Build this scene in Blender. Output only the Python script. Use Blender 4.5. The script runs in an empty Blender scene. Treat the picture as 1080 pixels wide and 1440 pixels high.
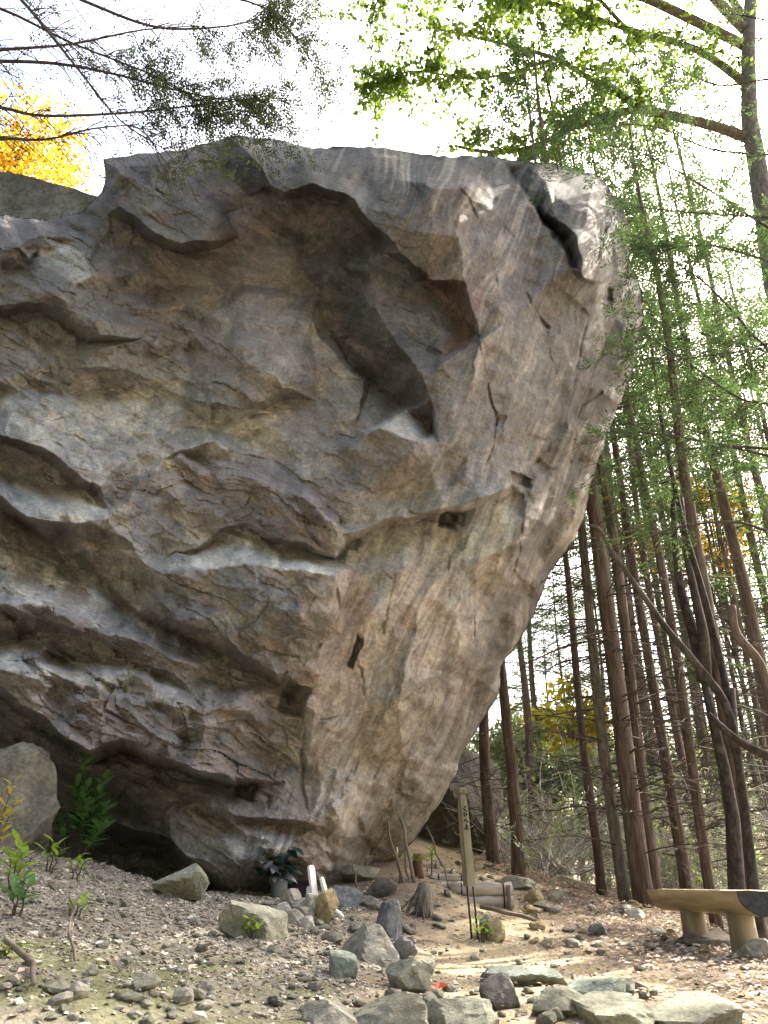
import bpy, bmesh, math, random
import numpy as np
from mathutils import Vector, Matrix, Quaternion
from mathutils.geometry import delaunay_2d_cdt

R = math.radians
SC = bpy.context.scene
COL = SC.collection

# ------------------------------------------------------------------ camera
EYE = 1.5
PITCH = R(25.7)
FPX = 1081.0                     # focal length in pixels of a 1080 x 1440 frame
cam_d = bpy.data.cameras.new('camera')
cam_d.sensor_fit = 'VERTICAL'
cam_d.sensor_height = 36.0
cam_d.lens = 36.0 * FPX / 1440.0
cam_d.clip_start = 0.05
cam_d.clip_end = 2000
cam = bpy.data.objects.new('camera', cam_d)
cam.location = (0, 0, EYE)
cam.rotation_euler = (R(90) + PITCH, 0, 0)
COL.objects.link(cam)
SC.camera = cam

# ------------------------------------------------------------------ sky and sun
SUN_AZ = R(49)                   # to the right of straight ahead
SUN_EL = R(46)
world = bpy.data.worlds.new('World')
SC.world = world
world.use_nodes = True
wn = world.node_tree
wn.nodes.clear()
w_out = wn.nodes.new('ShaderNodeOutputWorld')
w_bg = wn.nodes.new('ShaderNodeBackground')
w_sky = wn.nodes.new('ShaderNodeTexSky')
w_sky.sky_type = 'NISHITA'
w_sky.sun_disc = False
w_sky.sun_elevation = SUN_EL
w_sky.sun_rotation = SUN_AZ
w_sky.air_density = 1.0
w_sky.dust_density = 8.0
w_sky.ozone_density = 0.4
w_bg.inputs['Strength'].default_value = 0.15
wn.links.new(w_sky.outputs[0], w_bg.inputs['Color'])
wn.links.new(w_bg.outputs[0], w_out.inputs['Surface'])

sun_d = bpy.data.lights.new('sun', 'SUN')
sun_d.energy = 4.0
sun_d.angle = R(0.6)
sun_d.color = (1.0, 0.93, 0.80)
sun = bpy.data.objects.new('sun', sun_d)
sdir = Vector((math.sin(SUN_AZ) * math.cos(SUN_EL), math.cos(SUN_AZ) * math.cos(SUN_EL), math.sin(SUN_EL)))
sun.rotation_euler = (-sdir).to_track_quat('-Z', 'Y').to_euler()
sun.location = sdir * 60
COL.objects.link(sun)

vs = SC.view_settings
vs.view_transform = 'Standard'
vs.look = 'None'
vs.exposure = 2.4
vs.gamma = 1.0
vs.use_curve_mapping = False
SC.render.engine = 'CYCLES'
SC.cycles.max_bounces = 7
SC.cycles.diffuse_bounces = 4
SC.cycles.transmission_bounces = 4
SC.cycles.use_denoising = True

# ------------------------------------------------------------------ pixel helpers
CP, SP = math.cos(PITCH), math.sin(PITCH)


def pix(px, py, Y):
    """point on the ray through a photograph pixel at forward distance Y"""
    u, v = px - 540.0, 720.0 - py
    fwd = FPX * CP - v * SP
    up = v * CP + FPX * SP
    return Vector((u / fwd * Y, Y, EYE + up / fwd * Y))


def mpp(py, Y):
    """metres per pixel (sideways) there"""
    return Y / (FPX * CP - (720.0 - py) * SP)


# ------------------------------------------------------------------ object helpers
def tag(o, label=None, cat=None, group=None, kind=None):
    if label: o['label'] = label
    if cat: o['category'] = cat
    if group: o['group'] = group
    if kind: o['kind'] = kind
    return o


def link(o, parent=None):
    COL.objects.link(o)
    if parent is not None:
        o.parent = parent
    return o


def empty(name, loc=(0, 0, 0), rz=0.0):
    o = bpy.data.objects.new(name, None)
    o.empty_display_size = 0.2
    o.location = loc
    o.rotation_euler = (0, 0, rz)
    return link(o)


class MB:
    """collects shapes, builds ONE mesh"""

    def __init__(self):
        self.v = []
        self.f = []

    def tube(self, pts, rad, sides=5, cap=True, twist=0.0):
        pts = [Vector(p) for p in pts]
        n = len(pts)
        base = len(self.v)
        t = (pts[1] - pts[0]).normalized()
        a = Vector((0, 0, 1)) if abs(t.z) < 0.9 else Vector((1, 0, 0))
        nx = t.cross(a).normalized()
        for i, p in enumerate(pts):
            if i == 0: t = pts[1] - pts[0]
            elif i == n - 1: t = pts[-1] - pts[-2]
            else: t = pts[i + 1] - pts[i - 1]
            t = t.normalized()
            nx = (nx - t * nx.dot(t))
            if nx.length < 1e-6: nx = t.orthogonal()
            nx.normalize()
            ny = t.cross(nx)
            r = rad[i] if hasattr(rad, '__len__') else rad
            for k in range(sides):
                a = 2 * math.pi * k / sides + twist
                q = p + (nx * math.cos(a) + ny * math.sin(a)) * r
                self.v.append((q.x, q.y, q.z))
        for i in range(n - 1):
            for k in range(sides):
                k2 = (k + 1) % sides
                self.f.append((base + i * sides + k, base + i * sides + k2, base + (i + 1) * sides + k2, base + (i + 1) * sides + k))
        if cap:
            self.f.append(tuple(base + k for k in reversed(range(sides))))
            self.f.append(tuple(base + (n - 1) * sides + k for k in range(sides)))

    def box(self, c, s, rot=None):
        b = len(self.v)
        for z in (-1, 1):
            for y in (-1, 1):
                for x in (-1, 1):
                    p = Vector((x * s[0] / 2, y * s[1] / 2, z * s[2] / 2))
                    if rot is not None: p = rot @ p
                    self.v.append((c[0] + p.x, c[1] + p.y, c[2] + p.z))
        for q in ((0, 2, 3, 1), (4, 5, 7, 6), (0, 1, 5, 4), (2, 6, 7, 3), (0, 4, 6, 2), (1, 3, 7, 5)):
            self.f.append(tuple(b + i for i in q))

    def leaf(self, p, d, n, L, W):
        """pointed leaf folded along its midrib: p base, d direction, n normal"""
        b = len(self.v)
        s = d.cross(n)
        m = p + d * (L * 0.45)
        e = p + d * L
        l = m + s * (W * 0.5) + n * (W * 0.15)
        r = m - s * (W * 0.5) + n * (W * 0.15)
        self.v += [tuple(p), tuple(l), tuple(e), tuple(r)]
        self.f += [(b, b + 2, b + 1), (b, b + 3, b + 2)]

    def mesh(self, name, mat=None, smooth=False):
        me = bpy.data.meshes.new(name)
        me.from_pydata(self.v, [], self.f)
        if mat is not None: me.materials.append(mat)
        if smooth:
            me.polygons.foreach_set('use_smooth', [True] * len(me.polygons))
        me.update()
        return me

    def build(self, name, mat=None, parent=None, smooth=False):
        return link(bpy.data.objects.new(name, self.mesh(name, mat, smooth)), parent)


def rvec(rng):
    while True:
        v = Vector((rng.uniform(-1, 1), rng.uniform(-1, 1), rng.uniform(-1, 1)))
        if 0.05 < v.length < 1: return v.normalized()


# ------------------------------------------------------------------ numpy noise
def _hash(ix, iy, seed):
    h = (ix.astype(np.int64) * 374761393 + iy.astype(np.int64) * 668265263 + seed * 1442695041) & 0xffffffff
    h = ((h ^ (h >> 13)) * 1274126177) & 0xffffffff
    h = ((h ^ (h >> 16)) * 2246822519) & 0xffffffff
    return ((h ^ (h >> 15)) & 0xffffff) / float(0xffffff)


def vnoise(x, y, seed=0):
    ix, iy = np.floor(x), np.floor(y)
    fx, fy = x - ix, y - iy
    fx = fx * fx * fx * (fx * (fx * 6 - 15) + 10)
    fy = fy * fy * fy * (fy * (fy * 6 - 15) + 10)
    a = _hash(ix, iy, seed); b = _hash(ix + 1, iy, seed)
    c = _hash(ix, iy + 1, seed); d = _hash(ix + 1, iy + 1, seed)
    return (a * (1 - fx) + b * fx) * (1 - fy) + (c * (1 - fx) + d * fx) * fy * 1.0 - 0.5


def fbm(x, y, seed=0, octv=4, gain=0.5):
    s, a, t = 0, 1.0, 0
    for o in range(octv):
        s = s + a * vnoise(x * 2 ** o + 17.3 * o, y * 2 ** o - 9.1 * o, seed + o * 7)
        t += a
        a *= gain
    return s / t * 2


def facets(x, y, seed):
    """broken-rock relief: nearest-cell planes; returns height about -1..1 and F2-F1"""
    ix, iy = np.floor(x), np.floor(y)
    f1 = np.full(x.shape, 9.0); f2 = np.full(x.shape, 9.0); h = np.zeros(x.shape)
    for dx in (-1, 0, 1):
        for dy in (-1, 0, 1):
            cx, cy = ix + dx, iy + dy
            jx = cx + 0.1 + 0.8 * _hash(cx, cy, seed); jy = cy + 0.1 + 0.8 * _hash(cx, cy, seed + 1)
            ex, ey = x - jx, y - jy
            d = np.sqrt(ex * ex + ey * ey)
            gx = _hash(cx, cy, seed + 2) - 0.5; gy = _hash(cx, cy, seed + 3) - 0.5
            o = _hash(cx, cy, seed + 4) - 0.5
            hh = o * 0.6 + gx * ex * 2.6 + gy * ey * 3.2
            near = d < f1
            f2 = np.where(near, f1, np.minimum(f2, d))
            h = np.where(near, hh, h)
            f1 = np.where(near, d, f1)
    return h, f2 - f1


def seg_dist(x, y, poly, closed=False):
    d = np.full(x.shape, 1e9); nx = np.zeros(x.shape); ny = np.zeros(x.shape)
    n = len(poly)
    for i in range(n if closed else n - 1):
        ax, ay = poly[i][:2]; bx, by = poly[(i + 1) % n][:2]
        vx, vy = bx - ax, by - ay
        t = np.clip(((x - ax) * vx + (y - ay) * vy) / (vx * vx + vy * vy + 1e-9), 0, 1)
        qx, qy = ax + t * vx, ay + t * vy
        dd = np.hypot(x - qx, y - qy)
        m = dd < d
        d = np.where(m, dd, d); nx = np.where(m, qx, nx); ny = np.where(m, qy, ny)
    return d, nx, ny


# ------------------------------------------------------------------ materials
def new_mat(name):
    m = bpy.data.materials.new(name)
    m.use_nodes = True
    nt = m.node_tree
    bs = nt.nodes['Principled BSDF']
    bs.inputs['Specular IOR Level'].default_value = 0.25
    return m, nt, bs


def nd(nt, t, **kw):
    n = nt.nodes.new(t)
    for k, v in kw.items(): setattr(n, k, v)
    return n


def ramp(nt, fac, stops):
    r = nd(nt, 'ShaderNodeValToRGB')
    e = r.color_ramp.elements
    while len(e) > 1: e.remove(e[-1])
    e[0].position = stops[0][0]; e[0].color = (*stops[0][1], 1)
    for p, c in stops[1:]:
        k = e.new(p); k.color = (*c, 1)
    nt.links.new(fac, r.inputs['Fac'])
    return r.outputs['Color']


def noise(nt, vec, scale, detail=6, rough=0.6, dist=0.0):
    n = nd(nt, 'ShaderNodeTexNoise')
    n.inputs['Scale'].default_value = scale
    n.inputs['Detail'].default_value = detail
    n.inputs['Roughness'].default_value = rough
    n.inputs['Distortion'].default_value = dist
    if vec is not None: nt.links.new(vec, n.inputs['Vector'])
    return n.outputs['Fac']


def mix(nt, fac, a, b, mode='MIX'):
    n = nd(nt, 'ShaderNodeMix', data_type='RGBA', blend_type=mode)
    for s, v in ((0, fac), (6, a), (7, b)):
        if isinstance(v, (int, float)): n.inputs[s].default_value = v
        elif isinstance(v, tuple): n.inputs[s].default_value = (*v, 1)
        else: nt.links.new(v, n.inputs[s])
    return n.outputs[2]


def coords(nt, kind='Object', scale=(1, 1, 1), rot=(0, 0, 0)):
    tc = nd(nt, 'ShaderNodeTexCoord')
    mp = nd(nt, 'ShaderNodeMapping')
    mp.inputs['Scale'].default_value = scale
    mp.inputs['Rotation'].default_value = rot
    nt.links.new(tc.outputs[kind], mp.inputs['Vector'])
    return mp.outputs[0]


def bump(nt, bs, h, strength, dist=0.02, prev=None):
    b = nd(nt, 'ShaderNodeBump')
    b.inputs['Strength'].default_value = strength
    b.inputs['Distance'].default_value = dist
    nt.links.new(h, b.inputs['Height'])
    if prev is not None: nt.links.new(prev, b.inputs['Normal'])
    if bs is not None: nt.links.new(b.outputs[0], bs.inputs['Normal'])
    return b.outputs[0]


def stone_mat(name, c1, c2, c3, scale=3.0, rough=0.9, bstr=0.7):
    m, nt, bs = new_mat(name)
    v = coords(nt)
    oi = nd(nt, 'ShaderNodeObjectInfo')
    vv = nd(nt, 'ShaderNodeVectorMath', operation='ADD')
    nt.links.new(v, vv.inputs[0]); nt.links.new(oi.outputs['Location'], vv.inputs[1])
    v = vv.outputs[0]
    n1 = noise(nt, v, scale, 8, 0.62)
    n2 = noise(nt, v, scale * 7, 8, 0.7)
    c = ramp(nt, n1, [(0.3, c1), (0.52, c2), (0.72, c3)])
    c = mix(nt, 0.8, c, ramp(nt, n2, [(0.3, (0.4, 0.4, 0.39)), (0.7, (1.5, 1.5, 1.46))]), 'MULTIPLY')
    nt.links.new(c, bs.inputs['Base Color'])
    bs.inputs['Roughness'].default_value = rough
    b1 = bump(nt, None, n2, bstr, 0.03)
    n3 = noise(nt, v, scale * 30, 4, 0.7)
    bump(nt, bs, n3, bstr * 0.9, 0.012, b1)
    return m


def plain_mat(name, c, var=0.35, scale=8.0, rough=0.85, bstr=0.3, stretch=(1, 1, 1), spec=0.25):
    m, nt, bs = new_mat(name)
    v = coords(nt, scale=stretch)
    n1 = noise(nt, v, scale, 7, 0.6)
    lo = tuple(x * (1 - var) for x in c); hi = tuple(min(1, x * (1 + var)) for x in c)
    nt.links.new(ramp(nt, n1, [(0.3, lo), (0.7, hi)]), bs.inputs['Base Color'])
    bs.inputs['Roughness'].default_value = rough
    bs.inputs['Specular IOR Level'].default_value = spec
    if bstr: bump(nt, bs, n1, bstr, 0.01)
    return m


def leaf_mat(name, c1, c2, trans=0.45, scale=1.5, gloss=None, spec=0.2):
    """two-sided leaf: part of the light goes through it"""
    m = bpy.data.materials.new(name); m.use_nodes = True
    nt = m.node_tree; bs = nt.nodes['Principled BSDF']; out = nt.nodes['Material Output']
    geo = nd(nt, 'ShaderNodeNewGeometry')
    n1 = noise(nt, geo.outputs['Position'], scale, 3, 0.6)
    rnd = nd(nt, 'ShaderNodeMath', operation='ADD'); rnd.use_clamp = True
    mul = nd(nt, 'ShaderNodeMath', operation='MULTIPLY_ADD')
    mul.inputs[1].default_value = 0.5; mul.inputs[2].default_value = -0.25
    nt.links.new(geo.outputs['Random Per Island'], mul.inputs[0])
    nt.links.new(n1, rnd.inputs[0]); nt.links.new(mul.outputs[0], rnd.inputs[1])
    c = ramp(nt, rnd.outputs[0], [(0.2, c1), (0.8, c2)])
    nt.links.new(c, bs.inputs['Base Color'])
    bs.inputs['Roughness'].default_value = 0.55 if gloss is None else gloss
    bs.inputs['Specular IOR Level'].default_value = spec
    tr = nd(nt, 'ShaderNodeBsdfTranslucent')
    nt.links.new(mix(nt, 1.0, c, (1.25, 1.25, 0.8), 'MULTIPLY'), tr.inputs['Color'])
    mx = nd(nt, 'ShaderNodeMixShader'); mx.inputs[0].default_value = trans
    nt.links.new(bs.outputs[0], mx.inputs[1]); nt.links.new(tr.outputs[0], mx.inputs[2])
    nt.links.new(mx.outputs[0], out.inputs['Surface'])
    return m


def bark_mat(name, c1, c2, c3, zs=0.12, scale=26.0, bstr=0.9):
    m, nt, bs = new_mat(name)
    v = coords(nt, scale=(1, 1, zs))
    n1 = noise(nt, v, scale, 7, 0.65, 0.4)
    v2 = coords(nt, scale=(1, 1, 0.5))
    n2 = noise(nt, v2, 1.6, 5, 0.6)
    c = ramp(nt, n1, [(0.3, c1), (0.5, c2), (0.7, c3)])
    c = mix(nt, ramp(nt, n2, [(0.5, (0, 0, 0)), (0.75, (0.65, 0.65, 0.65))]), c, (0.19, 0.18, 0.15))
    nt.links.new(c, bs.inputs['Base Color'])
    bs.inputs['Roughness'].default_value = 0.95
    bump(nt, bs, n1, bstr, 0.03)
    return m


M = {}
M['grey_stone'] = stone_mat('grey_stone', (0.13, 0.13, 0.11), (0.25, 0.24, 0.20), (0.37, 0.35, 0.29), 4)
M['green_stone'] = stone_mat('green_stone', (0.15, 0.155, 0.12), (0.26, 0.26, 0.20), (0.37, 0.36, 0.28), 4)
M['teal_stone'] = stone_mat('teal_stone', (0.15, 0.18, 0.15), (0.25, 0.285, 0.24), (0.35, 0.37, 0.31), 4)
M['blue_stone'] = stone_mat('blue_stone', (0.10, 0.11, 0.12), (0.18, 0.19, 0.20), (0.27, 0.27, 0.26), 4)
M['tan_stone'] = stone_mat('tan_stone', (0.22, 0.17, 0.09), (0.38, 0.31, 0.17), (0.50, 0.43, 0.27), 4)
M['pale_stone'] = stone_mat('pale_stone', (0.28, 0.26, 0.22), (0.42, 0.40, 0.34), (0.56, 0.53, 0.47), 5)
M['dark_stone'] = stone_mat('dark_stone', (0.07, 0.065, 0.06), (0.13, 0.12, 0.105), (0.21, 0.19, 0.16), 3)
M['slab_stone'] = stone_mat('slab_stone', (0.07, 0.07, 0.06), (0.14, 0.135, 0.115), (0.24, 0.235, 0.205), 2)
M['red_bark'] = bark_mat('red_bark', (0.050, 0.037, 0.030), (0.12, 0.088, 0.070), (0.21, 0.165, 0.138))
M['dark_bark'] = bark_mat('dark_bark', (0.02, 0.017, 0.014), (0.05, 0.042, 0.036), (0.10, 0.09, 0.08), 0.6, 16)
M['grey_bark'] = bark_mat('grey_bark', (0.07, 0.06, 0.05), (0.14, 0.125, 0.105), (0.24, 0.22, 0.19), 0.3, 20)
M['twig'] = plain_mat('twig', (0.075, 0.062, 0.052), 0.4, 9, 0.9, 0)
M['pale_twig'] = plain_mat('pale_twig', (0.34, 0.32, 0.28), 0.45, 3, 0.9, 0)
M['cedar_leaf'] = leaf_mat('cedar_leaf', (0.035, 0.070, 0.034), (0.095, 0.15, 0.068), 0.42)
M['brush_leaf'] = leaf_mat('brush_leaf', (0.15, 0.19, 0.11), (0.28, 0.34, 0.18), 0.5)
M['maple_leaf'] = leaf_mat('maple_leaf', (0.07, 0.125, 0.03), (0.20, 0.28, 0.06), 0.6)
M['yellow_leaf'] = leaf_mat('yellow_leaf', (0.30, 0.28, 0.03), (0.55, 0.45, 0.06), 0.55)
M['orange_leaf'] = leaf_mat('orange_leaf', (0.48, 0.22, 0.02), (0.66, 0.50, 0.06), 0.55)
M['shrub_leaf'] = leaf_mat('shrub_leaf', (0.06, 0.16, 0.055), (0.15, 0.28, 0.10), 0.4, 3, 0.25, 0.5)
M['young_leaf'] = leaf_mat('young_leaf', (0.14, 0.25, 0.03), (0.30, 0.42, 0.08), 0.5, 3)
M['silver_leaf'] = leaf_mat('silver_leaf', (0.06, 0.075, 0.095), (0.36, 0.39, 0.44), 0.15, 6, 0.35, 0.5)
M['night_leaf'] = leaf_mat('night_leaf', (0.008, 0.03, 0.03), (0.02, 0.06, 0.05), 0.15, 4, 0.3, 0.5)
M['litter'] = leaf_mat('litter', (0.22, 0.145, 0.10), (0.60, 0.51, 0.43), 0.15, 7)
M['fern_leaf'] = leaf_mat('fern_leaf', (0.10, 0.15, 0.03), (0.30, 0.32, 0.06), 0.5, 3)
M['weather_wood'] = plain_mat('weather_wood', (0.21, 0.19, 0.12), 0.5, 10, 0.85, 0.5, (1, 1, 0.12))
M['white_wood'] = plain_mat('white_wood', (0.66, 0.65, 0.60), 0.15, 12, 0.8, 0.3, (1, 1, 0.1))
M['bench_wood'] = plain_mat('bench_wood', (0.31, 0.255, 0.15), 0.6, 9, 0.7, 0.35, (0.12, 1, 1))
M['bench_leg'] = plain_mat('bench_leg', (0.22, 0.19, 0.125), 0.5, 8, 0.8, 0.35, (1, 1, 0.15))
M['end_grain'] = plain_mat('end_grain', (0.030, 0.033, 0.036), 0.6, 22, 0.7, 0.3)
M['log_wood'] = plain_mat('log_wood', (0.42, 0.37, 0.30), 0.4, 12, 0.9, 0.6, (0.15, 1, 1))
M['stick_wood'] = plain_mat('stick_wood', (0.15, 0.12, 0.095), 0.4, 12, 0.9, 0.4, (1, 1, 0.2))
M['black_metal'] = plain_mat('black_metal', (0.02, 0.02, 0.022), 0.2, 20, 0.5, 0.1)
M['ink'] = plain_mat('ink', (0.012, 0.012, 0.012), 0.1, 20, 0.7, 0)
M['vase'] = plain_mat('vase', (0.16, 0.18, 0.19), 0.2, 6, 0.35, 0.1, spec=0.5)
M['box_dark'] = plain_mat('box_dark', (0.03, 0.024, 0.028), 0.3, 6, 0.8, 0.2)

# ------------------------------------------------------------------ the ground
GA = []
for a in ((540, 1440, 4.0), (700, 1440, 4.0), (900, 1440, 4.0), (1080, 1440, 4.1), (1200, 1440, 4.2),
          (760, 1390, 4.9), (950, 1390, 5.0), (1080, 1385, 5.1), (620, 1390, 4.9),
          (660, 1324, 7.0), (760, 1325, 6.9), (860, 1325, 6.9), (600, 1345, 6.2),
          (1035, 1342, 6.3), (960, 1322, 7.1), (1080, 1345, 6.6), (1180, 1360, 6.6),
          (740, 1275, 8.8), (800, 1272, 9.2), (680, 1276, 8.5), (640, 1235, 9.9), (610, 1215, 11.0), (700, 1222, 11.5),
          (850, 1270, 10.0), (915, 1312, 10.2), (1060, 1335, 8.8), (960, 1290, 9.5), (1180, 1350, 9.5),
          (0, 1440, 3.1), (-120, 1440, 3.0), (130, 1440, 3.2), (250, 1440, 3.4), (400, 1440, 3.65),
          (100, 1335, 4.4), (0, 1330, 4.2), (-150, 1320, 4.2), (200, 1300, 5.4), (330, 1340, 5.0), (420, 1340, 5.4),
          (0, 1205, 6.2), (-150, 1180, 6.2), (100, 1215, 6.8), (170, 1222, 7.3), (230, 1252, 7.6), (300, 1262, 7.6), (430, 1270, 7.4),
          (470, 1292, 6.6), (500, 1340, 5.6), (540, 1330, 6.3), (480, 1250, 8.6), (470, 1225, 9.6), (540, 1243, 8.4), (585, 1240, 8.3),
          (150, 1225, 9.2), (0, 1190, 9.2), (300, 1225, 9.4), (560, 1225, 9.6), (610, 1275, 7.8), (640, 1300, 7.4)):
    GA.append(tuple(pix(*a)))
for X, Y, dz in ((0, 0, -1.5), (-3, 0, -1.35), (3, 0, -1.6), (0, 2, -1.02), (-2, 2, -0.85), (2.5, 2, -1.05),
                 (5, 3, -0.9), (-5, 5, 0.5), (5.5, 7, -0.9), (-8, 8, 2.6), (-7, 3, 2.2), (-11, 0, 6.0), (-12, 6, 6.5), (-18, 2, 12), (-9, -6, 4), (-20, -8, 14), (-4, 12, 1.2), (0, 13, 0.8), (2.2, 13.5, 0.25), (4.5, 13, -0.35),
                 (7, 12, -1.0), (3, 18, -0.1), (8, 18, -1.2), (0, 20, 1.3), (-10, 20, 3.5), (6, 28, -1.0), (14, 28, -2.2), (-6, 30, 3.5),
                 (-25, 30, 7), (30, 30, -5), (0, 55, 3), (25, 60, -2), (-40, 60, 9), (50, 60, -6), (0, 120, 6), (80, 120, 0), (-80, 120, 14),
                 (-34, 0, 24), (30, 0, -3), (0, -10, -3), (-14, -14, 7), (14, -12, -4), (0, -24, 8), (30, -20, 6), (-30, -20, 20), (0, -45, 27), (35, -40, 24), (-35, -40, 27), (60, -10, 8), (-60, -10, 34), (90, 40, -6), (-90, 40, 12), (-90, -80, 55), (90, -80, 50), (0, -90, 58)):  # unseen slopes behind and to the left, raised to block low sky light
    GA.append((X, Y, EYE + dz))
GA = np.array(GA)


def _tps_k(d2):
    return np.where(d2 > 1e-12, d2 * np.log(d2 + 1e-12) * 0.5, 0)


_P = GA[:, :2]
_n = len(_P)
_K = _tps_k(((_P[:, None] - _P[None]) ** 2).sum(-1)) + np.eye(_n) * 0.02
_A = np.zeros((_n + 3, _n + 3))
_A[:_n, :_n] = _K; _A[:_n, _n] = 1; _A[:_n, _n + 1:] = _P; _A[_n, :_n] = 1; _A[_n + 1:, :_n] = _P.T
_W = np.linalg.solve(_A, np.concatenate([GA[:, 2], np.zeros(3)]))


def ground_np(x, y):
    x = np.asarray(x, float); y = np.asarray(y, float)
    z = _W[_n] + _W[_n + 1] * x + _W[_n + 2] * y
    for i in range(_n):
        z = z + _W[i] * _tps_k((x - _P[i, 0]) ** 2 + (y - _P[i, 1]) ** 2)
    bank = 1 / (1 + np.exp((x + 0.15 + 0.12 * (y - 5)) * 6))
    z = z + fbm(x * 0.9, y * 0.9, 3, 4) * 0.05 + fbm(x * 5, y * 5, 8, 3) * (0.012 + 0.02 * bank)
    return z


def gz(x, y):
    return float(ground_np(np.array([x]), np.array([y]))[0])


def hit(px, py, y0=2.5, y1=30.0):
    """where the ray through a pixel meets the ground"""
    Y = np.linspace(y0, y1, 900)
    p = pix(px, py, 1.0)
    g = ground_np(p.x * Y, Y) - (EYE + (p.z - EYE) * Y)
    s = np.where(g > 0)[0]
    k = Y[s[0]] if len(s) else y1
    q = pix(px, py, float(k))
    return Vector((q.x, q.y, gz(q.x, q.y)))


def dens(lo, hi, dlo, dhi, step, grow=1.13):
    c = list(np.arange(dlo, dhi, step))
    s, p = step, dhi
    while p < hi: c.append(p); s *= grow; p += s
    c.append(hi)
    s, p = step * grow, dlo - step
    while p > lo: c.insert(0, p); s *= grow; p -= s
    c.insert(0, lo)
    return np.array(c)


gx = dens(-260, 260, -3.6, 4.6, 0.04)
gy = dens(-120, 420, 2.6, 10.5, 0.045)
GX, GY = np.meshgrid(gx, gy)
GZ = ground_np(GX.ravel(), GY.ravel())
gv = np.column_stack([GX.ravel(), GY.ravel(), GZ])
nxg, nyg = len(gx), len(gy)
idx = np.arange(nxg * nyg).reshape(nyg, nxg)
gf = np.stack([idx[:-1, :-1], idx[:-1, 1:], idx[1:, 1:], idx[1:, :-1]], -1).reshape(-1, 4)


def np_mesh(name, v, f, mat, smooth=True):
    me = bpy.data.meshes.new(name)
    me.vertices.add(len(v)); me.vertices.foreach_set('co', np.asarray(v, np.float32).ravel())
    k = f.shape[1]
    me.loops.add(f.size); me.loops.foreach_set('vertex_index', f.astype(np.int32).ravel())
    me.polygons.add(len(f)); me.polygons.foreach_set('loop_start', np.arange(0, f.size, k, dtype=np.int32))
    me.polygons.foreach_set('use_smooth', np.full(len(f), smooth))
    me.materials.append(mat)
    me.update(calc_edges=True)
    me.validate()
    return me


def vcol(me, name, arr, alpha=None):
    a = me.color_attributes.new(name, 'FLOAT_COLOR', 'POINT')
    a.data.foreach_set('color', np.column_stack([arr, np.ones(len(arr)) if alpha is None else alpha]).astype(np.float32).ravel())


# soil kinds: gravel bank, trodden path, forest floor (real soil colours)
gxx, gyy = gv[:, 0], gv[:, 1]
path = [(0.7, 2.0), (0.75, 4.0), (0.95, 5.4), (0.95, 6.6), (1.15, 7.8), (1.05, 8.7), (0.9, 9.6), (0.8, 12.0)]
pd, _, _ = seg_dist(gxx, gyy, path)
pth = np.clip(1.25 - pd / 0.75 + fbm(gxx * 1.6, gyy * 1.6, 41, 3) * 0.45, 0, 1)
bankm = 1 / (1 + np.exp((gxx + 0.15 + 0.12 * (gyy - 5)) * 5))
moss = np.clip(1.6 - np.hypot((gxx + 1.15) / 0.75, (gyy - 3.9) / 0.7) + fbm(gxx * 3, gyy * 3, 51, 3) * 1.3, 0, 1)
soil = np.ones((len(gxx), 1)) * np.array([[0.19, 0.145, 0.105]])
grav = np.array([[0.29, 0.255, 0.20]]); pcol = np.array([[0.41, 0.335, 0.215]]); mcol = np.array([[0.17, 0.19, 0.07]])
soil = soil * (1 - bankm[:, None]) + grav * bankm[:, None]
soil = soil * (1 - pth[:, None]) + pcol * pth[:, None]
soil = soil * (1 - 0.7 * moss[:, None] * bankm[:, None]) + mcol * 0.7 * (moss * bankm)[:, None]

wood = np.maximum(1 / (1 + np.exp(np.clip((gyy + 14) / 2.0, -40, 40))), 1 / (1 + np.exp(np.clip((gxx + 6.5) / 0.8, -40, 40))))            # unseen slopes tinted dark to keep their bounce light low
soil = soil * (1 - wood[:, None]) + np.array([[0.045, 0.05, 0.028]]) * wood[:, None]

m, nt, bs = new_mat('soil')
at = nd(nt, 'ShaderNodeAttribute', attribute_name='tint')
v = coords(nt)
n1 = noise(nt, v, 6, 8, 0.7); n2 = noise(nt, v, 42, 6, 0.75)
vo = nd(nt, 'ShaderNodeTexVoronoi'); vo.inputs['Scale'].default_value = 38
nt.links.new(v, vo.inputs['Vector'])
c = mix(nt, 1.0, at.outputs['Color'], ramp(nt, n1, [(0.25, (0.6, 0.6, 0.6)), (0.75, (1.35, 1.35, 1.35))]), 'MULTIPLY')
c = mix(nt, 1.0, c, ramp(nt, n2, [(0.3, (0.55, 0.55, 0.55)), (0.7, (1.4, 1.4, 1.4))]), 'MULTIPLY')
nt.links.new(c, bs.inputs['Base Color']); bs.inputs['Roughness'].default_value = 0.95
b1 = bump(nt, None, n2, 0.9, 0.03)
bump(nt, bs, vo.outputs['Distance'], 0.5, 0.012, b1)
M['soil'] = m
gme = np_mesh('ground', gv, gf, m)
vcol(gme, 'tint', soil)
ground = link(bpy.data.objects.new('ground', gme))
tag(ground, 'stony hillside ground with trodden dirt path beneath the boulder', 'ground', kind='structure')

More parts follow.
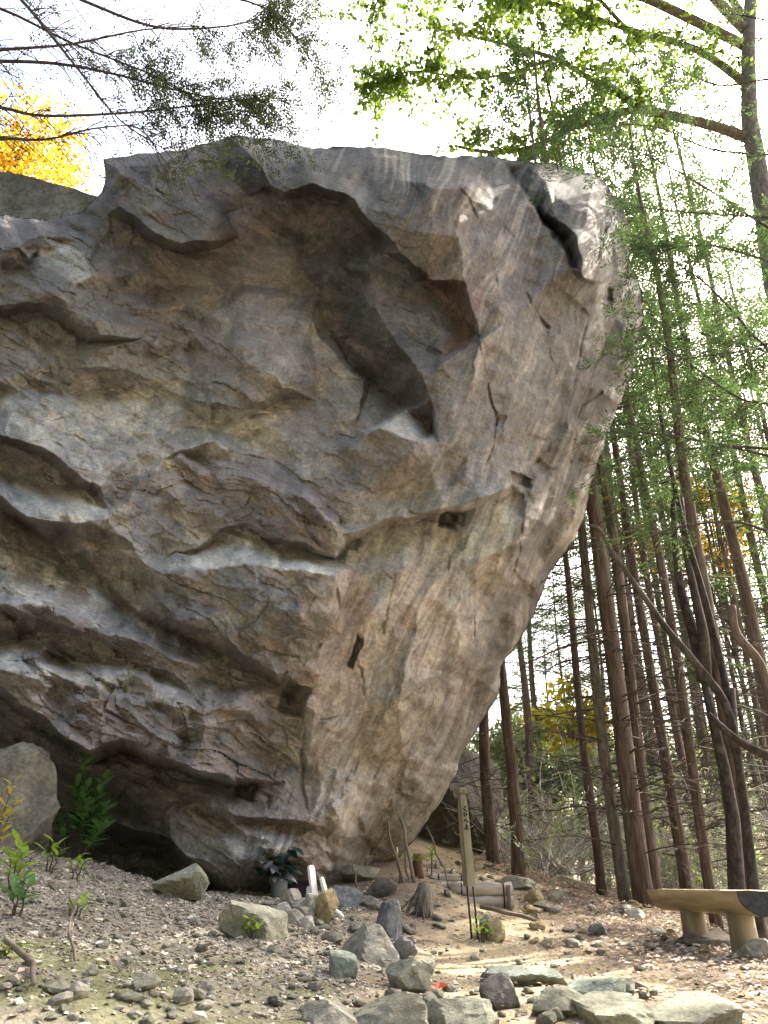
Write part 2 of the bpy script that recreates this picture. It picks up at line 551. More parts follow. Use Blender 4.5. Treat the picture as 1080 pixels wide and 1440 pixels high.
# ------------------------------------------------------------------ the giant boulder
OUT = [(-160, 296, 8.6), (-80, 300, 8.5), (0, 302, 8.3), (30, 306, 8.2), (65, 310, 8.1), (115, 298, 7.9), (143, 270, 7.8), (148, 250, 7.75),
       (145, 224, 7.75), (195, 215, 7.9), (245, 212, 8.1), (270, 207, 8.2), (300, 199, 8.3), (335, 190, 8.4), (370, 194, 8.5), (400, 198, 8.6),
       (440, 209, 8.6), (480, 206, 8.7), (540, 207, 8.7), (571, 213, 8.7), (605, 217, 8.7), (633, 221, 8.7), (660, 218, 8.8), (709, 224, 8.9),
       (744, 227, 9.0), (780, 231, 9.1), (815, 238, 9.1), (842, 249, 9.2), (855, 262, 9.3), (862, 275, 9.4), (875, 280, 9.4), (878, 300, 9.4),
       (886, 327, 9.4), (887, 380, 9.4), (898, 398, 9.4), (904, 411, 9.4), (905, 447, 9.4), (898, 491, 9.4), (887, 531, 9.4), (869, 571, 9.3),
       (851, 624, 9.3), (843, 642, 9.3), (831, 683, 9.3), (822, 730, 9.3), (797, 776, 9.3), (773, 804, 9.3), (764, 831, 9.3), (750, 868, 9.3),
       (722, 915, 9.4), (704, 938, 9.4), (702, 975, 9.4), (676, 1017, 9.5), (648, 1063, 9.6), (644, 1084, 9.6), (626, 1117, 9.7), (607, 1143, 9.8),
       (596, 1161, 9.8), (578, 1187, 9.9), (559, 1208, 10), (530, 1222, 10), (500, 1232, 9.8), (463, 1240, 9.4), (430, 1262, 8.8), (380, 1278, 8.5),
       (324, 1280, 8.3), (280, 1282, 8.7), (220, 1282, 9), (100, 1280, 9.1), (0, 1278, 9.1), (-160, 1270, 9.1)]
LN = [
    # upper left block
    [(165, 240, 7.3), (215, 235, 7.4), (240, 241, 7.55), (270, 262, 7.5), (300, 300, 7.45), (290, 338, 7.3), (255, 341, 7.2), (220, 326, 7.2), (165, 290, 7.3), (152, 262, 7.45), (165, 240, 7.3)],
    [(150, 305, 7.8), (213, 340, 7.9), (255, 354, 7.95), (296, 352, 7.95)],
    [(249, 236, 8.0), (310, 288, 8.05), (334, 332, 8.05)],
    [(303, 206, 8.1), (330, 199, 7.75), (360, 225, 7.45), (382, 262, 7.4)],
    [(300, 225, 8.15), (318, 245, 8.1), (350, 278, 7.95), (378, 272, 7.75)],
    # rim above the dark hollow
    [(382, 262, 7.4), (400, 270, 7.3), (440, 260, 7.15), (490, 275, 7.05), (518, 303, 7.0), (545, 341, 6.98), (562, 357, 6.95)],
    [(394, 284, 7.65), (440, 272, 7.65), (487, 287, 7.65), (515, 318, 7.6), (541, 355, 7.35)],
    [(420, 225, 7.9), (500, 232, 7.7), (560, 240, 7.6)],
    [(450, 240, 7.5), (520, 262, 7.3)],
    [(430, 345, 8.1), (440, 415, 8.25), (460, 460, 8.25), (515, 540, 8.15), (562, 571, 7.95), (606, 606, 7.6)],
    [(518, 367, 7.4), (531, 429, 7.3), (558, 478, 7.2), (593, 522, 7.12), (601, 562, 7.08), (618, 622, 7.05)],
    [(480, 345, 7.85), (478, 400, 7.95)],
    # prow
    [(553, 322, 6.9), (607, 269, 6.78), (651, 269, 6.85)],
    [(553, 322, 6.9), (566, 360, 6.98), (580, 374, 7.0), (602, 388, 6.98), (651, 396, 6.88)],
    [(600, 330, 6.72), (640, 332, 6.78)],
    [(575, 255, 7.25), (588, 276, 7.05)],
    # red notch
    [(582, 380, 7.3), (625, 402, 7.4), (652, 440, 7.45), (665, 470, 7.4)],
    [(653, 398, 6.9), (671, 464, 6.92), (676, 479, 6.98), (620, 510, 7.05), (612, 518, 7.08)],
    [(570, 425, 7.3), (590, 478, 7.25), (606, 508, 7.2), (628, 500, 7.25), (662, 475, 7.4)],
    # smooth right face
    [(640, 240, 8.0), (680, 250, 8.0), (700, 300, 7.4), (713, 350, 7.35), (690, 420, 7.05), (650, 560, 7.0), (640, 640, 7.08)],
    [(740, 370, 7.55), (720, 450, 7.2), (720, 560, 7.35), (690, 640, 7.25)],
    [(860, 400, 8.8), (850, 480, 8.65), (800, 600, 8.25), (760, 620, 7.85)],
    [(800, 450, 8.0), (760, 520, 7.65)],
    [(868, 330, 8.9), (880, 430, 9.0), (865, 520, 8.9), (830, 600, 8.75), (800, 700, 8.75), (760, 770, 8.75), (715, 860, 8.85), (670, 950, 9.0), (610, 1080, 9.2), (560, 1160, 9.4)],
    # notch at the upper right
    [(713, 238, 8.75), (727, 262, 8.1), (744, 284, 7.8), (771, 320, 7.65), (789, 358, 7.62), (797, 382, 7.7), (813, 398, 7.85), (838, 408, 8.25)],
    [(719, 240, 9.1), (733, 262, 8.7), (750, 283, 8.4), (777, 318, 8.2), (794, 355, 8.15), (803, 379, 8.05)],
    [(747, 236, 8.8), (773, 267, 8.0), (786, 300, 7.7), (808, 336, 7.5), (816, 360, 7.45), (812, 384, 7.5), (818, 394, 7.65), (838, 401, 8.05)],
    [(800, 265, 8.4), (825, 300, 7.9), (842, 330, 8.1), (842, 380, 8.15)],
    # main horizontal break
    [(722, 676, 7.4), (716, 684, 7.3), (676, 705, 7.08), (639, 712, 7.02), (584, 721, 6.98), (537, 733, 7.05), (486, 749, 7.1)],
    [(724, 694, 7.75), (676, 714, 7.6), (639, 721, 7.55), (584, 729, 7.45), (537, 741, 7.42), (488, 762, 7.4)],
    # lower right tan face
    [(736, 693, 7.7), (734, 753, 7.8), (700, 850, 8.4), (640, 980, 8.65), (560, 1100, 8.75), (520, 1180, 9.2)],
    [(640, 800, 7.6), (640, 900, 7.95), (560, 1000, 7.95), (500, 1080, 8.1)],
    [(560, 800, 7.4), (560, 900, 7.6), (500, 950, 7.65), (435, 1100, 7.95)],
    [(500, 800, 7.25), (480, 900, 7.4), (445, 1000, 7.6)],
    [(770, 690, 8.25), (745, 760, 8.2)],
    # angular chunk
    [(518, 606, 7.3), (575, 577, 7.35), (611, 611, 7.12), (600, 625, 6.9), (584, 623, 6.86), (537, 603, 6.95), (518, 606, 7.3)],
    [(516, 612, 7.1), (519, 655, 7.12), (579, 660, 6.92), (584, 623, 6.86)],
    [(607, 652, 7.0), (560, 692, 7.12), (500, 690, 7.25), (620, 690, 7.05)],
    [(450, 560, 7.85), (500, 600, 7.65), (480, 640, 7.5)],
    # wedge
    [(269, 651, 7.45), (330, 665, 7.3), (384, 683, 7.12), (444, 706, 6.95), (473, 743, 6.85), (484, 756, 6.88), (472, 775, 7.0), (426, 762, 7.05), (394, 752, 7.1), (352, 742, 7.35), (296, 752, 7.5)],
    [(476, 783, 7.45), (426, 771, 7.5), (394, 760, 7.55), (352, 750, 7.65), (296, 760, 7.68), (230, 788, 7.6)],
    [(268, 640, 7.62), (330, 650, 7.6), (420, 672, 7.4), (452, 694, 7.32), (478, 735, 7.3)],
    # block under it: ledge top, front, underside
    [(228, 806, 7.2), (287, 795, 6.95), (361, 793, 6.82), (417, 803, 6.82), (472, 806, 6.95)],
    [(225, 848, 7.1), (259, 875, 7.0), (324, 898, 6.95), (392, 950, 7.15)],
    [(300, 840, 6.95), (360, 860, 6.86), (425, 858, 6.9), (472, 820, 7.0), (477, 864, 7.15), (458, 896, 7.25), (405, 943, 7.3)],
    # long diagonal valley
    [(-160, 664, 7.9), (0, 713, 7.8), (28, 729, 7.8), (69, 766, 7.75), (130, 812, 7.65), (185, 863, 7.6), (241, 886, 7.55), (268, 900, 7.55), (324, 924, 7.55), (394, 968, 7.65), (424, 1003, 7.8), (428, 1044, 7.8)],
    [(-160, 605, 7.7), (0, 665, 7.55), (93, 685, 7.5), (153, 716, 7.4)],
    [(-160, 648, 7.0), (0, 697, 6.85), (46, 726, 6.82), (106, 736, 6.88), (155, 730, 7.1), (200, 790, 7.25)],
    [(-160, 575, 7.1), (5, 615, 7.05), (60, 631, 7.05), (93, 658, 7.05), (139, 682, 7.12)],
    [(-160, 590, 7.65), (5, 627, 7.55), (60, 650, 7.55), (89, 677, 7.55), (135, 697, 7.5)],
    [(-160, 520, 7.8), (0, 545, 7.7), (100, 560, 7.75), (220, 550, 7.9), (300, 592, 7.85), (400, 580, 7.8)],
    [(180, 640, 7.3), (230, 640, 7.35), (300, 625, 7.5)],
    # third ledge
    [(-160, 835, 6.95), (0, 849, 6.85), (69, 845, 6.85), (78, 862, 6.85), (130, 880, 6.88), (200, 902, 6.92), (270, 930, 7.0), (292, 952, 7.08)],
    [(-160, 890, 7.3), (0, 903, 7.25), (62, 899, 7.22), (100, 922, 7.25), (190, 935, 7.28), (258, 962, 7.28)],
    [(-160, 915, 6.9), (0, 938, 6.78), (60, 950, 6.72), (116, 957, 6.7), (167, 985, 6.75), (240, 992, 6.85), (300, 1002, 6.98), (400, 1012, 7.5)],
    # cave lip, roof, wall
    [(-160, 940, 6.95), (0, 958, 6.9), (28, 986, 6.9), (69, 1020, 6.88), (93, 1038, 6.85), (130, 1055, 6.88), (176, 1040, 7.0), (208, 1055, 7.0), (278, 1079, 7.05), (319, 1087, 7.25), (356, 1092, 7.6), (400, 1100, 7.8)],
    [(105, 1000, 6.78), (150, 1002, 6.8)],
    [(-160, 960, 8.5), (0, 976, 8.5), (28, 1004, 8.5), (69, 1038, 8.45), (130, 1074, 8.35), (176, 1060, 8.2), (208, 1073, 8.15), (278, 1094, 8.05), (319, 1100, 8.0), (350, 1104, 7.95)],
    [(-160, 1060, 8.7), (0, 1060, 8.6), (116, 1085, 8.35), (176, 1117, 8.1), (150, 1150, 7.95)],
    [(116, 1098, 8.5), (170, 1128, 8.25)],
    [(100, 1150, 8.2), (153, 1152, 7.85), (241, 1178, 7.72), (264, 1208, 7.72), (296, 1234, 7.78), (330, 1256, 7.95)],
    [(100, 1165, 8.5), (150, 1172, 8.4), (238, 1196, 8.4), (258, 1226, 8.4), (290, 1254, 8.3)],
    [(273, 1127, 7.78), (324, 1143, 7.68), (370, 1153, 7.68), (440, 1156, 7.82)],
    [(273, 1136, 7.92), (324, 1152, 7.88), (370, 1162, 7.9), (440, 1165, 8.0)],
    [(240, 1142, 7.8), (340, 1205, 7.7), (400, 1190, 7.82), (442, 1200, 8.1), (460, 1180, 8.3)],
    [(360, 1240, 8.0), (400, 1240, 8.2)],
    # upper left crags
    [(0, 325, 7.85), (60, 332, 7.75), (125, 330, 7.7)],
    [(0, 350, 7.4), (25, 345, 7.4), (42, 362, 7.5)],
    [(0, 378, 7.75), (40, 375, 7.8), (55, 353, 7.75), (110, 352, 7.65), (128, 385, 7.35), (105, 398, 7.4), (60, 380, 7.6)],
    [(0, 430, 7.45), (60, 425, 7.4), (95, 440, 7.35), (125, 468, 7.3)],
    [(0, 445, 7.75), (55, 440, 7.75), (90, 458, 7.75), (118, 482, 7.7)],
    [(0, 500, 7.5), (50, 515, 7.45), (105, 500, 7.4)],
    [(0, 535, 7.3), (45, 560, 7.25), (15, 585, 7.15)],
    [(180, 380, 7.75), (150, 430, 7.6), (200, 480, 7.75), (230, 420, 7.95)],
    [(346, 407, 8.1), (402, 411, 8.12)],
    [(288, 447, 7.9), (350, 417, 7.82), (400, 422, 7.82), (440, 457, 7.88), (508, 538, 7.85)],
    [(330, 370, 8.12), (380, 330, 8.15), (350, 300, 8.05)],
    # slab with dark underside
    [(270, 505, 7.75), (280, 486, 7.8), (340, 506, 7.42), (390, 530, 7.35), (400, 549, 7.42)],
    [(270, 512, 7.72), (295, 562, 7.6), (345, 577, 7.55), (395, 553, 7.5)],
    [(300, 573, 7.88), (345, 588, 7.85), (402, 562, 7.82)],
]
CRACKS = [  # polyline, width px, depth m
    ([(673, 478), (682, 518), (693, 575), (700, 589), (689, 640), (680, 665)], 2.0, 0.16),
    ([(741, 412), (752, 436), (769, 462)], 2.6, 0.22),
    ([(769, 462), (775, 500), (781, 525)], 1.8, 0.08),
    ([(842, 402), (815, 491), (807, 544)], 2.0, 0.14),
    ([(858, 411), (851, 491), (829, 531)], 2.4, 0.16),
    ([(847, 553), (815, 571), (807, 624), (800, 650)], 2.4, 0.16),
    ([(650, 270), (675, 310), (690, 360), (702, 420), (700, 460)], 2.0, 0.08),
    ([(741, 665), (760, 640), (790, 610)], 2.2, 0.14),
    ([(736, 693), (735, 750), (722, 800)], 2.0, 0.12),
    ([(472, 806), (477, 864), (458, 896), (425, 935)], 2.4, 0.14),
    ([(630, 770), (630, 840)], 1.8, 0.10),
    ([(665, 810), (668, 900)], 1.6, 0.08),
    ([(556, 808), (548, 850), (538, 890)], 2.0, 0.09),
    ([(500, 925), (510, 950), (513, 985)], 2.0, 0.12),
    ([(426, 1020), (426, 1103), (435, 1145), (446, 1160)], 2.2, 0.12),
    ([(440, 1157), (458, 1177), (462, 1215)], 2.6, 0.15),
    ([(490, 765), (520, 790), (552, 812)], 1.8, 0.09),
    ([(440, 705), (470, 735), (482, 752)], 2.2, 0.15),
    ([(590, 970), (540, 1000), (470, 1010), (420, 1015)], 1.6, 0.06),
    ([(610, 870), (570, 940), (520, 1040), (490, 1100)], 1.6, 0.05),
    ([(540, 215), (575, 240), (590, 268)], 2.6, 0.15),
    ([(855, 270), (850, 330), (846, 400)], 2.4, 0.18),
    ([(825, 255), (840, 290), (835, 340), (838, 400)], 2.0, 0.12),
    ([(760, 240), (785, 262), (800, 300)], 1.8, 0.06),
    ([(50, 818), (75, 828)], 2.2, 0.15),
    ([(262, 600), (300, 605), (320, 598)], 2.0, 0.10),
    ([(180, 592), (205, 598)], 2.0, 0.12),
    ([(330, 1100), (380, 1118), (378, 1135)], 2.2, 0.12),
    ([(100, 330), (130, 420), (200, 520)], 2.0, 0.09),
    ([(330, 335), (345, 345), (420, 400)], 2.0, 0.07),
]
PITS = [(632, 731, 10, 12, 0.45), (648, 728, 5, 10, 0.2), (735, 672, 13, 8, 0.25), (502, 915, 4.5, 20, 0.3), (418, 980, 16, 18, 0.25),
        (345, 1108, 16, 12, 0.2), (493, 758, 14, 7, 0.15), (860, 420, 5, 9, 0.15), (848, 335, 3, 40, 0.12), (600, 725, 26, 5, 0.1), (705, 590, 7, 12, 0.08)]

GS = 1.6
bx = np.arange(-160, 912, GS); by = np.arange(184, 1288, GS)
BX, BY = np.meshgrid(bx, by)


def w_of(py, Y):
    return Y * FPX / (FPX * CP - (720.0 - py) * SP)


cv, ce, cz = [], [], []


def add_line(pts, closed=False):
    ids = []
    for p in pts:
        ids.append(len(cv)); cv.append(Vector((p[0], p[1]))); cz.append(1.0 / w_of(p[1], p[2]))
    for a, b in zip(ids[:-1], ids[1:]): ce.append((a, b))
    if closed: ce.append((ids[-1], ids[0]))


add_line(OUT, True)
for l in LN: add_line(l)
rv, re_, rf, ov, oe, of = delaunay_2d_cdt(cv, ce, [], 0, 0.5)
rz = []
cxy = np.array([(p.x, p.y) for p in cv]); czn = np.array(cz)
for i, p in enumerate(rv):
    if ov[i]:
        rz.append(czn[ov[i][0]])
    else:
        d = np.hypot(cxy[:, 0] - p.x, cxy[:, 1] - p.y); k = np.argsort(d)[:2]
        rz.append(float((czn[k] / (d[k] + 1e-3)).sum() / (1 / (d[k] + 1e-3)).sum()))
# warp the sampling so that straight traced edges break up
WXs = BX + fbm(BX / 60, BY / 60, 5, 2) * 5 + fbm(BX / 9, BY / 9, 6, 2) * 2.0
WYs = BY + fbm(BX / 60, BY / 60, 15, 2) * 5 + fbm(BX / 9, BY / 9, 16, 2) * 2.0


def raster(vv, zz, ff, XX, YY, pad=12):
    """linear interpolation over triangles, sampled on the grid"""
    out = np.full(BX.shape, np.nan)
    for tri in ff:
        a, b, c_ = (vv[i] for i in tri); za, zb, zc = (zz[i] for i in tri)
        det = (b[0] - a[0]) * (c_[1] - a[1]) - (c_[0] - a[0]) * (b[1] - a[1])
        if abs(det) < 1e-9: continue
        j0 = max(0, int((min(a[0], b[0], c_[0]) - pad - bx[0]) / GS)); j1 = min(len(bx), int((max(a[0], b[0], c_[0]) + pad - bx[0]) / GS) + 2)
        i0 = max(0, int((min(a[1], b[1], c_[1]) - pad - by[0]) / GS)); i1 = min(len(by), int((max(a[1], b[1], c_[1]) + pad - by[0]) / GS) + 2)
        if i1 <= i0 or j1 <= j0: continue
        X = XX[i0:i1, j0:j1]; Y = YY[i0:i1, j0:j1]
        l1 = ((X - a[0]) * (c_[1] - a[1]) - (c_[0] - a[0]) * (Y - a[1])) / det
        l2 = ((b[0] - a[0]) * (Y - a[1]) - (X - a[0]) * (b[1] - a[1])) / det
        ok = (l1 >= -1e-6) & (l2 >= -1e-6) & (l1 + l2 <= 1 + 1e-6)
        out[i0:i1, j0:j1][ok] = (za * (1 - l1 - l2) + zb * l1 + zc * l2)[ok]
    return out


def tin(sp, stretch, ang, seed, flat=False):
    """broken-stone relief: flat triangular facets between random points, long along ang"""
    rn = np.random.default_rng(seed)
    ca_, sa_ = math.cos(R(ang)), math.sin(R(ang))
    k = math.sqrt(stretch)
    cx, cy = 376.0, 736.0
    rr = 780.0
    na, nb = int(2 * rr / (sp * k)) + 1, int(2 * rr / (sp / k)) + 1
    A, B = np.meshgrid(np.arange(na) - na / 2, np.arange(nb) - nb / 2)
    A = A.ravel() + rn.uniform(-.48, .48, A.size); B = B.ravel() + rn.uniform(-.48, .48, B.size)
    x = cx + A * sp * k * ca_ - B * sp / k * sa_; y = cy + A * sp * k * sa_ + B * sp / k * ca_
    kp = (x > bx[0] - 60) & (x < bx[-1] + 60) & (y > by[0] - 60) & (y < by[-1] + 60)
    A, B, x, y = A[kp], B[kp], x[kp], y[kp]
    z = rn.normal(0, 1, len(x)).clip(-1.8, 1.8)
    v_, _, f_, o_, _, _ = delaunay_2d_cdt([Vector((p, q)) for p, q in zip(A, B)], [], [], 0, 1e-6)
    ids = [o[0] for o in o_]
    if flat:                               # one value per facet instead of one per corner
        vx, zf, ff = [], [], []
        for t3 in f_:
            q = rn.uniform(-1, 1)
            ff.append((len(vx), len(vx) + 1, len(vx) + 2))
            for i in t3: vx.append((x[ids[i]], y[ids[i]])); zf.append(q)
        return np.nan_to_num(raster(vx, zf, ff, WXs, WYs, 8))
    r_ = raster([(x[i], y[i]) for i in ids], [z[i] for i in ids], f_, WXs, WYs, 8)
    return np.nan_to_num(r_)


WXt = BX + 4.0 * tin(46, 1.3, 27, 31) + 2.2 * tin(18, 1.3, 27, 32)     # jagged, not wavy, edges
WYt = BY + 4.0 * tin(46, 1.3, 27, 33) + 2.2 * tin(18, 1.3, 27, 34)
IW = raster([(p.x, p.y) for p in rv], rz, rf, WXt, WYt, 24)
for it in range(40):                       # fill samples that fell outside the outline
    bad = np.isnan(IW)
    if not bad.any(): break
    P_ = np.pad(IW, 1, constant_values=np.nan)
    st = np.stack([P_[:-2, 1:-1], P_[2:, 1:-1], P_[1:-1, :-2], P_[1:-1, 2:]])
    cnt = (~np.isnan(st)).sum(0); s = np.where(np.isnan(st), 0, st).sum(0)
    IW = np.where(bad & (cnt > 0), s / np.maximum(cnt, 1), IW)
IW = np.where(np.isnan(IW), 1 / 9.0, IW)


def blur(a, n):
    for _ in range(n):
        p = np.pad(a, 1, mode='edge')
        a = (p[:-2, 1:-1] + p[2:, 1:-1] + p[1:-1, :-2] + p[1:-1, 2:] + 2 * a) / 6
    return a


rugx = np.interp(BY, [180, 280, 420, 600, 640, 700, 780, 900, 1000, 1200], [330, 560, 640, 610, 600, 520, 470, 450, 420, 440])
rug = 1 / (1 + np.exp((BX - rugx) / 14))
smooth_w = blur(IW, 1)
IW = IW * rug + smooth_w * (1 - rug)


def boxblur(a, r):
    for ax_ in (0, 1):
        p = np.pad(a, [(r + 1, r) if i == ax_ else (0, 0) for i in (0, 1)], mode='edge')
        c = np.cumsum(p, ax_)
        a = (np.take(c, range(2 * r + 1, c.shape[ax_]), ax_) - np.take(c, range(0, c.shape[ax_] - 2 * r - 1), ax_)) / (2 * r + 1)
    return a


lowp = boxblur(boxblur(IW, 45), 45)
IW = lowp + (IW - lowp) * 1.3
dep = 1.0 / IW                                           # depth along the camera axis
# relief: facets laid along the dip of the beds on the left, fine streaks on the right
ca, sa = math.cos(R(27)), math.sin(R(27))
wx = BX + fbm(BX / 90, BY / 90, 71, 2) * 22 + fbm(BX / 8, BY / 8, 73, 2) * 1.5; wy = BY + fbm(BX / 90, BY / 90, 72, 2) * 22 + fbm(BX / 8, BY / 8, 74, 2) * 1.5
qa = (wx * ca + wy * sa); qb = (-wx * sa + wy * ca)
relief = np.zeros(BX.shape)
low = np.clip((BY - 520) / 200, 0.7, 1)
rmod = np.full(BX.shape, 0.62)
for x_, y_, rx_, ry_, an_, v_ in ((390, 380, 150, 85, 45, 0.22), (410, 490, 110, 50, 35, 0.3), (480, 330, 90, 60, 30, 0.15), (540, 480, 40, 130, -35, 0.2), (610, 330, 60, 60, 0, 0.35), (380, 850, 100, 45, 10, 0.4),
                                  (330, 270, 80, 40, 20, 0.4), (470, 240, 110, 25, 5, 0.3), (220, 600, 200, 35, 8, 0.5), (560, 640, 60, 40, 0, 0.3), (60, 440, 130, 110, 10, 1.0), (190, 960, 230, 75, 25, 1.15), (350, 690, 140, 45, 15, 0.9), (60, 850, 100, 60, 15, 0.9),
                                  (330, 1020, 110, 60, 20, 0.8), (340, 1180, 130, 60, 20, 0.4), (180, 480, 90, 70, 20, 0.8)):
    c_, s_ = math.cos(R(an_)), math.sin(R(an_)); dx = BX - x_; dy = BY - y_
    k_ = 1 / (1 + np.exp((np.sqrt(((dx * c_ + dy * s_) / rx_) ** 2 + ((-dx * s_ + dy * c_) / ry_) ** 2) - 1) * 7))
    rmod = rmod * (1 - k_) + v_ * k_
low = low * rmod * (1.25 - 0.45 * np.clip((BY - 580) / 120, 0, 1))
for sp_, st_, am_, sd_ in ((84, 1.5, 0.20, 1), (40, 1.6, 0.16, 2), (18, 1.6, 0.085, 3)):
    relief += tin(sp_, st_, 27, sd_) * am_ * rug * low
for cell, amp, sd in ((60, 0.06, 200), (27, 0.05, 300), (10, 0.02, 400)):
    h, ed = facets(qa / (cell * 1.7), qb / (cell * 0.8), sd)
    relief += h * amp * rug * low


def ledge(P, along, seed):
    ph = qb / P + fbm(qa / along, qb / along, seed, 3) * 1.1
    t_ = ph - np.floor(ph)
    k_ = _hash(np.floor(ph), np.floor(qa / (along * 1.6) + _hash(np.floor(ph), np.floor(ph) * 0, seed + 1) * 7), seed + 2)
    return -np.where(t_ < 0.78, t_ / 0.78, (1 - t_) / 0.22) * (0.25 + 0.9 * k_)


lm_ = np.clip(0.45 + 1.6 * fbm(BX / 130, BY / 130, 77, 2), 0, 1)
relief += (ledge(78, 260, 601) * 0.10 * lm_ + ledge(33, 150, 611) * 0.05 * (1 - 0.5 * lm_)) * rug * low
h, ed = facets(qa / 150 + 3, qb / 28, 900)
relief += h * 0.05 * rug * low
relief += fbm(BX / 10, BY / 10, 33, 3, 0.6) * 0.016 * rug
ua = (-0.39 * BX + 0.92 * BY); ub = (0.92 * BX + 0.39 * BY) + fbm(BX / 90, BY / 90, 81, 2) * 20
stri = fbm(ub / 14, ua / 200, 82, 4, 0.6) * 0.02 + fbm(BX / 12, BY / 12, 84, 3, 0.65) * 0.008
stri += tin(70, 2.6, 113, 11) * 0.12 + tin(28, 2.6, 113, 12) * 0.035
relief += stri * (1 - rug)
dep = dep + relief
for pl, wd, dp in CRACKS:
    pl2 = []
    for k in range(len(pl) - 1):
        for t in (0, 0.25, 0.5, 0.75):
            pl2.append((pl[k][0] + (pl[k + 1][0] - pl[k][0]) * t, pl[k][1] + (pl[k + 1][1] - pl[k][1]) * t))
    pl2.append(pl[-1])
    rg = random.Random(int(pl[0][0] * 7 + pl[0][1]))
    pl2 = [(x + rg.uniform(-2.2, 2.2), y + rg.uniform(-2.2, 2.2)) for x, y in pl2]
    x0 = min(p[0] for p in pl2) - 14; x1 = max(p[0] for p in pl2) + 14; y0 = min(p[1] for p in pl2) - 14; y1 = max(p[1] for p in pl2) + 14
    j0 = max(0, int((x0 - bx[0]) / GS)); j1 = int((x1 - bx[0]) / GS) + 1; i0 = max(0, int((y0 - by[0]) / GS)); i1 = int((y1 - by[0]) / GS) + 1
    d, _, _ = seg_dist(BX[i0:i1, j0:j1], BY[i0:i1, j0:j1], pl2)
    mod = np.clip(0.55 + 1.3 * fbm(BX[i0:i1, j0:j1] / 22, BY[i0:i1, j0:j1] / 22, 63, 2), 0.0, 1.2)
    dep[i0:i1, j0:j1] += dp * 0.55 * mod * np.exp(-(d / (wd * (0.5 + 0.5 * mod))) ** 2)
for x, y, rx, ry, dp in PITS:
    ex_ = WXt - x; ey_ = WYt - y
    q = np.maximum(np.abs(ex_ + 0.35 * ey_) / rx, np.abs(ey_ - 0.3 * ex_) / ry) ** 2 + fbm(BX / 9, BY / 9, 61, 2) * 0.3
    dep += dp / (1 + np.exp(np.clip((q - 1) * 5, -50, 50)))
# outline: roughen, round the rim, snap the border
OUTR = []
rg = random.Random(4)
for k in range(len(OUT)):
    a = OUT[k]; b = OUT[(k + 1) % len(OUT)]
    L = math.hypot(b[0] - a[0], b[1] - a[1]); n = max(1, int(L / 9))
    for j in range(n):
        t = j / n
        s = 0 if j == 0 else 1.6
        OUTR.append((a[0] + (b[0] - a[0]) * t + rg.uniform(-s, s), a[1] + (b[1] - a[1]) * t + rg.uniform(-s, s)))
px_ = np.array(OUTR)
inside = np.zeros(BX.shape, bool)
for k in range(len(px_)):
    x1, y1 = px_[k]; x2, y2 = px_[(k + 1) % len(px_)]
    if y1 == y2: continue
    cr = ((y1 > BY) != (y2 > BY)) & (BX < (x2 - x1) * (BY - y1) / (y2 - y1) + x1)
    inside ^= cr
od, onx, ony = seg_dist(BX, BY, OUTR, True)
wr = 20.0
t = np.clip(od / wr, 0, 1)
dep = dep + np.where(ony < 1225, 0.4 * (1 - np.sqrt(np.clip(1 - (1 - t) ** 2, 0, 1))), 0)
# faces that touch the inside; outside corners slide onto the outline
fi = inside[:-1, :-1] | inside[:-1, 1:] | inside[1:, :-1] | inside[1:, 1:]
PXv = np.where(inside, BX, onx); PYv = np.where(inside, BY, ony)
U, V = PXv - 540.0, 720.0 - PYv
wX = U / FPX * dep; wY = (CP * FPX - V * SP) / FPX * dep; wZ = EYE + (V * CP + FPX * SP) / FPX * dep
bidx = np.arange(BX.size).reshape(BX.shape)
bf = np.stack([bidx[:-1, :-1], bidx[1:, :-1], bidx[1:, 1:], bidx[:-1, 1:]], -1)[fi]
used = np.unique(bf)
remap = np.full(BX.size, -1); remap[used] = np.arange(len(used))
bf = remap[bf]
bv = np.column_stack([wX.ravel(), wY.ravel(), wZ.ravel()])[used]
# the back of the boulder: rings behind the border, then a cap
ed = np.concatenate([bf[:, [0, 1]], bf[:, [1, 2]], bf[:, [2, 3]], bf[:, [3, 0]]])
key = np.sort(ed, 1); key = key[:, 0] * len(bv) + key[:, 1]
uq, first, cnt = np.unique(key, return_index=True, return_counts=True)
bed = ed[first[cnt == 1]]
bverts = np.unique(bed)
cen = bv[bverts].mean(0)
nf = len(bf)
quads = [bf]; verts = [bv]; prev = {int(i): int(i) for i in bverts}
base_n = len(bv)
bp = bv[bverts]
for kk, (dy, sh) in enumerate(((0.12, 0.999), (0.4, 0.985), (0.9, 0.95), (1.7, 0.88), (2.6, 0.75), (3.2, 0.5), (3.4, 0.1))):
    q = bp.copy()
    q[:, 1] += dy
    q[:, 0] = cen[0] + (q[:, 0] - cen[0]) * sh
    q[:, 2] = cen[2] + (q[:, 2] - cen[2]) * sh
    q[:, 2] = np.where(bp[:, 2] < EYE + 0.6, np.minimum(q[:, 2], bp[:, 2] + (sh < 0.9) * (q[:, 2] - bp[:, 2])), q[:, 2])
    q[:, 0] += fbm(q[:, 2] * 0.8, q[:, 1] * 0.8, 7, 3) * 0.25 * min(1, dy)
    cur = {int(i): base_n + j for j, i in enumerate(bverts)}
    quads.append(np.array([[prev[int(b)], prev[int(a)], cur[int(a)], cur[int(b)]] for a, b in bed]))
    verts.append(q); base_n += len(q); prev = cur
bv_all = np.concatenate(verts); bf_all = np.concatenate(quads)

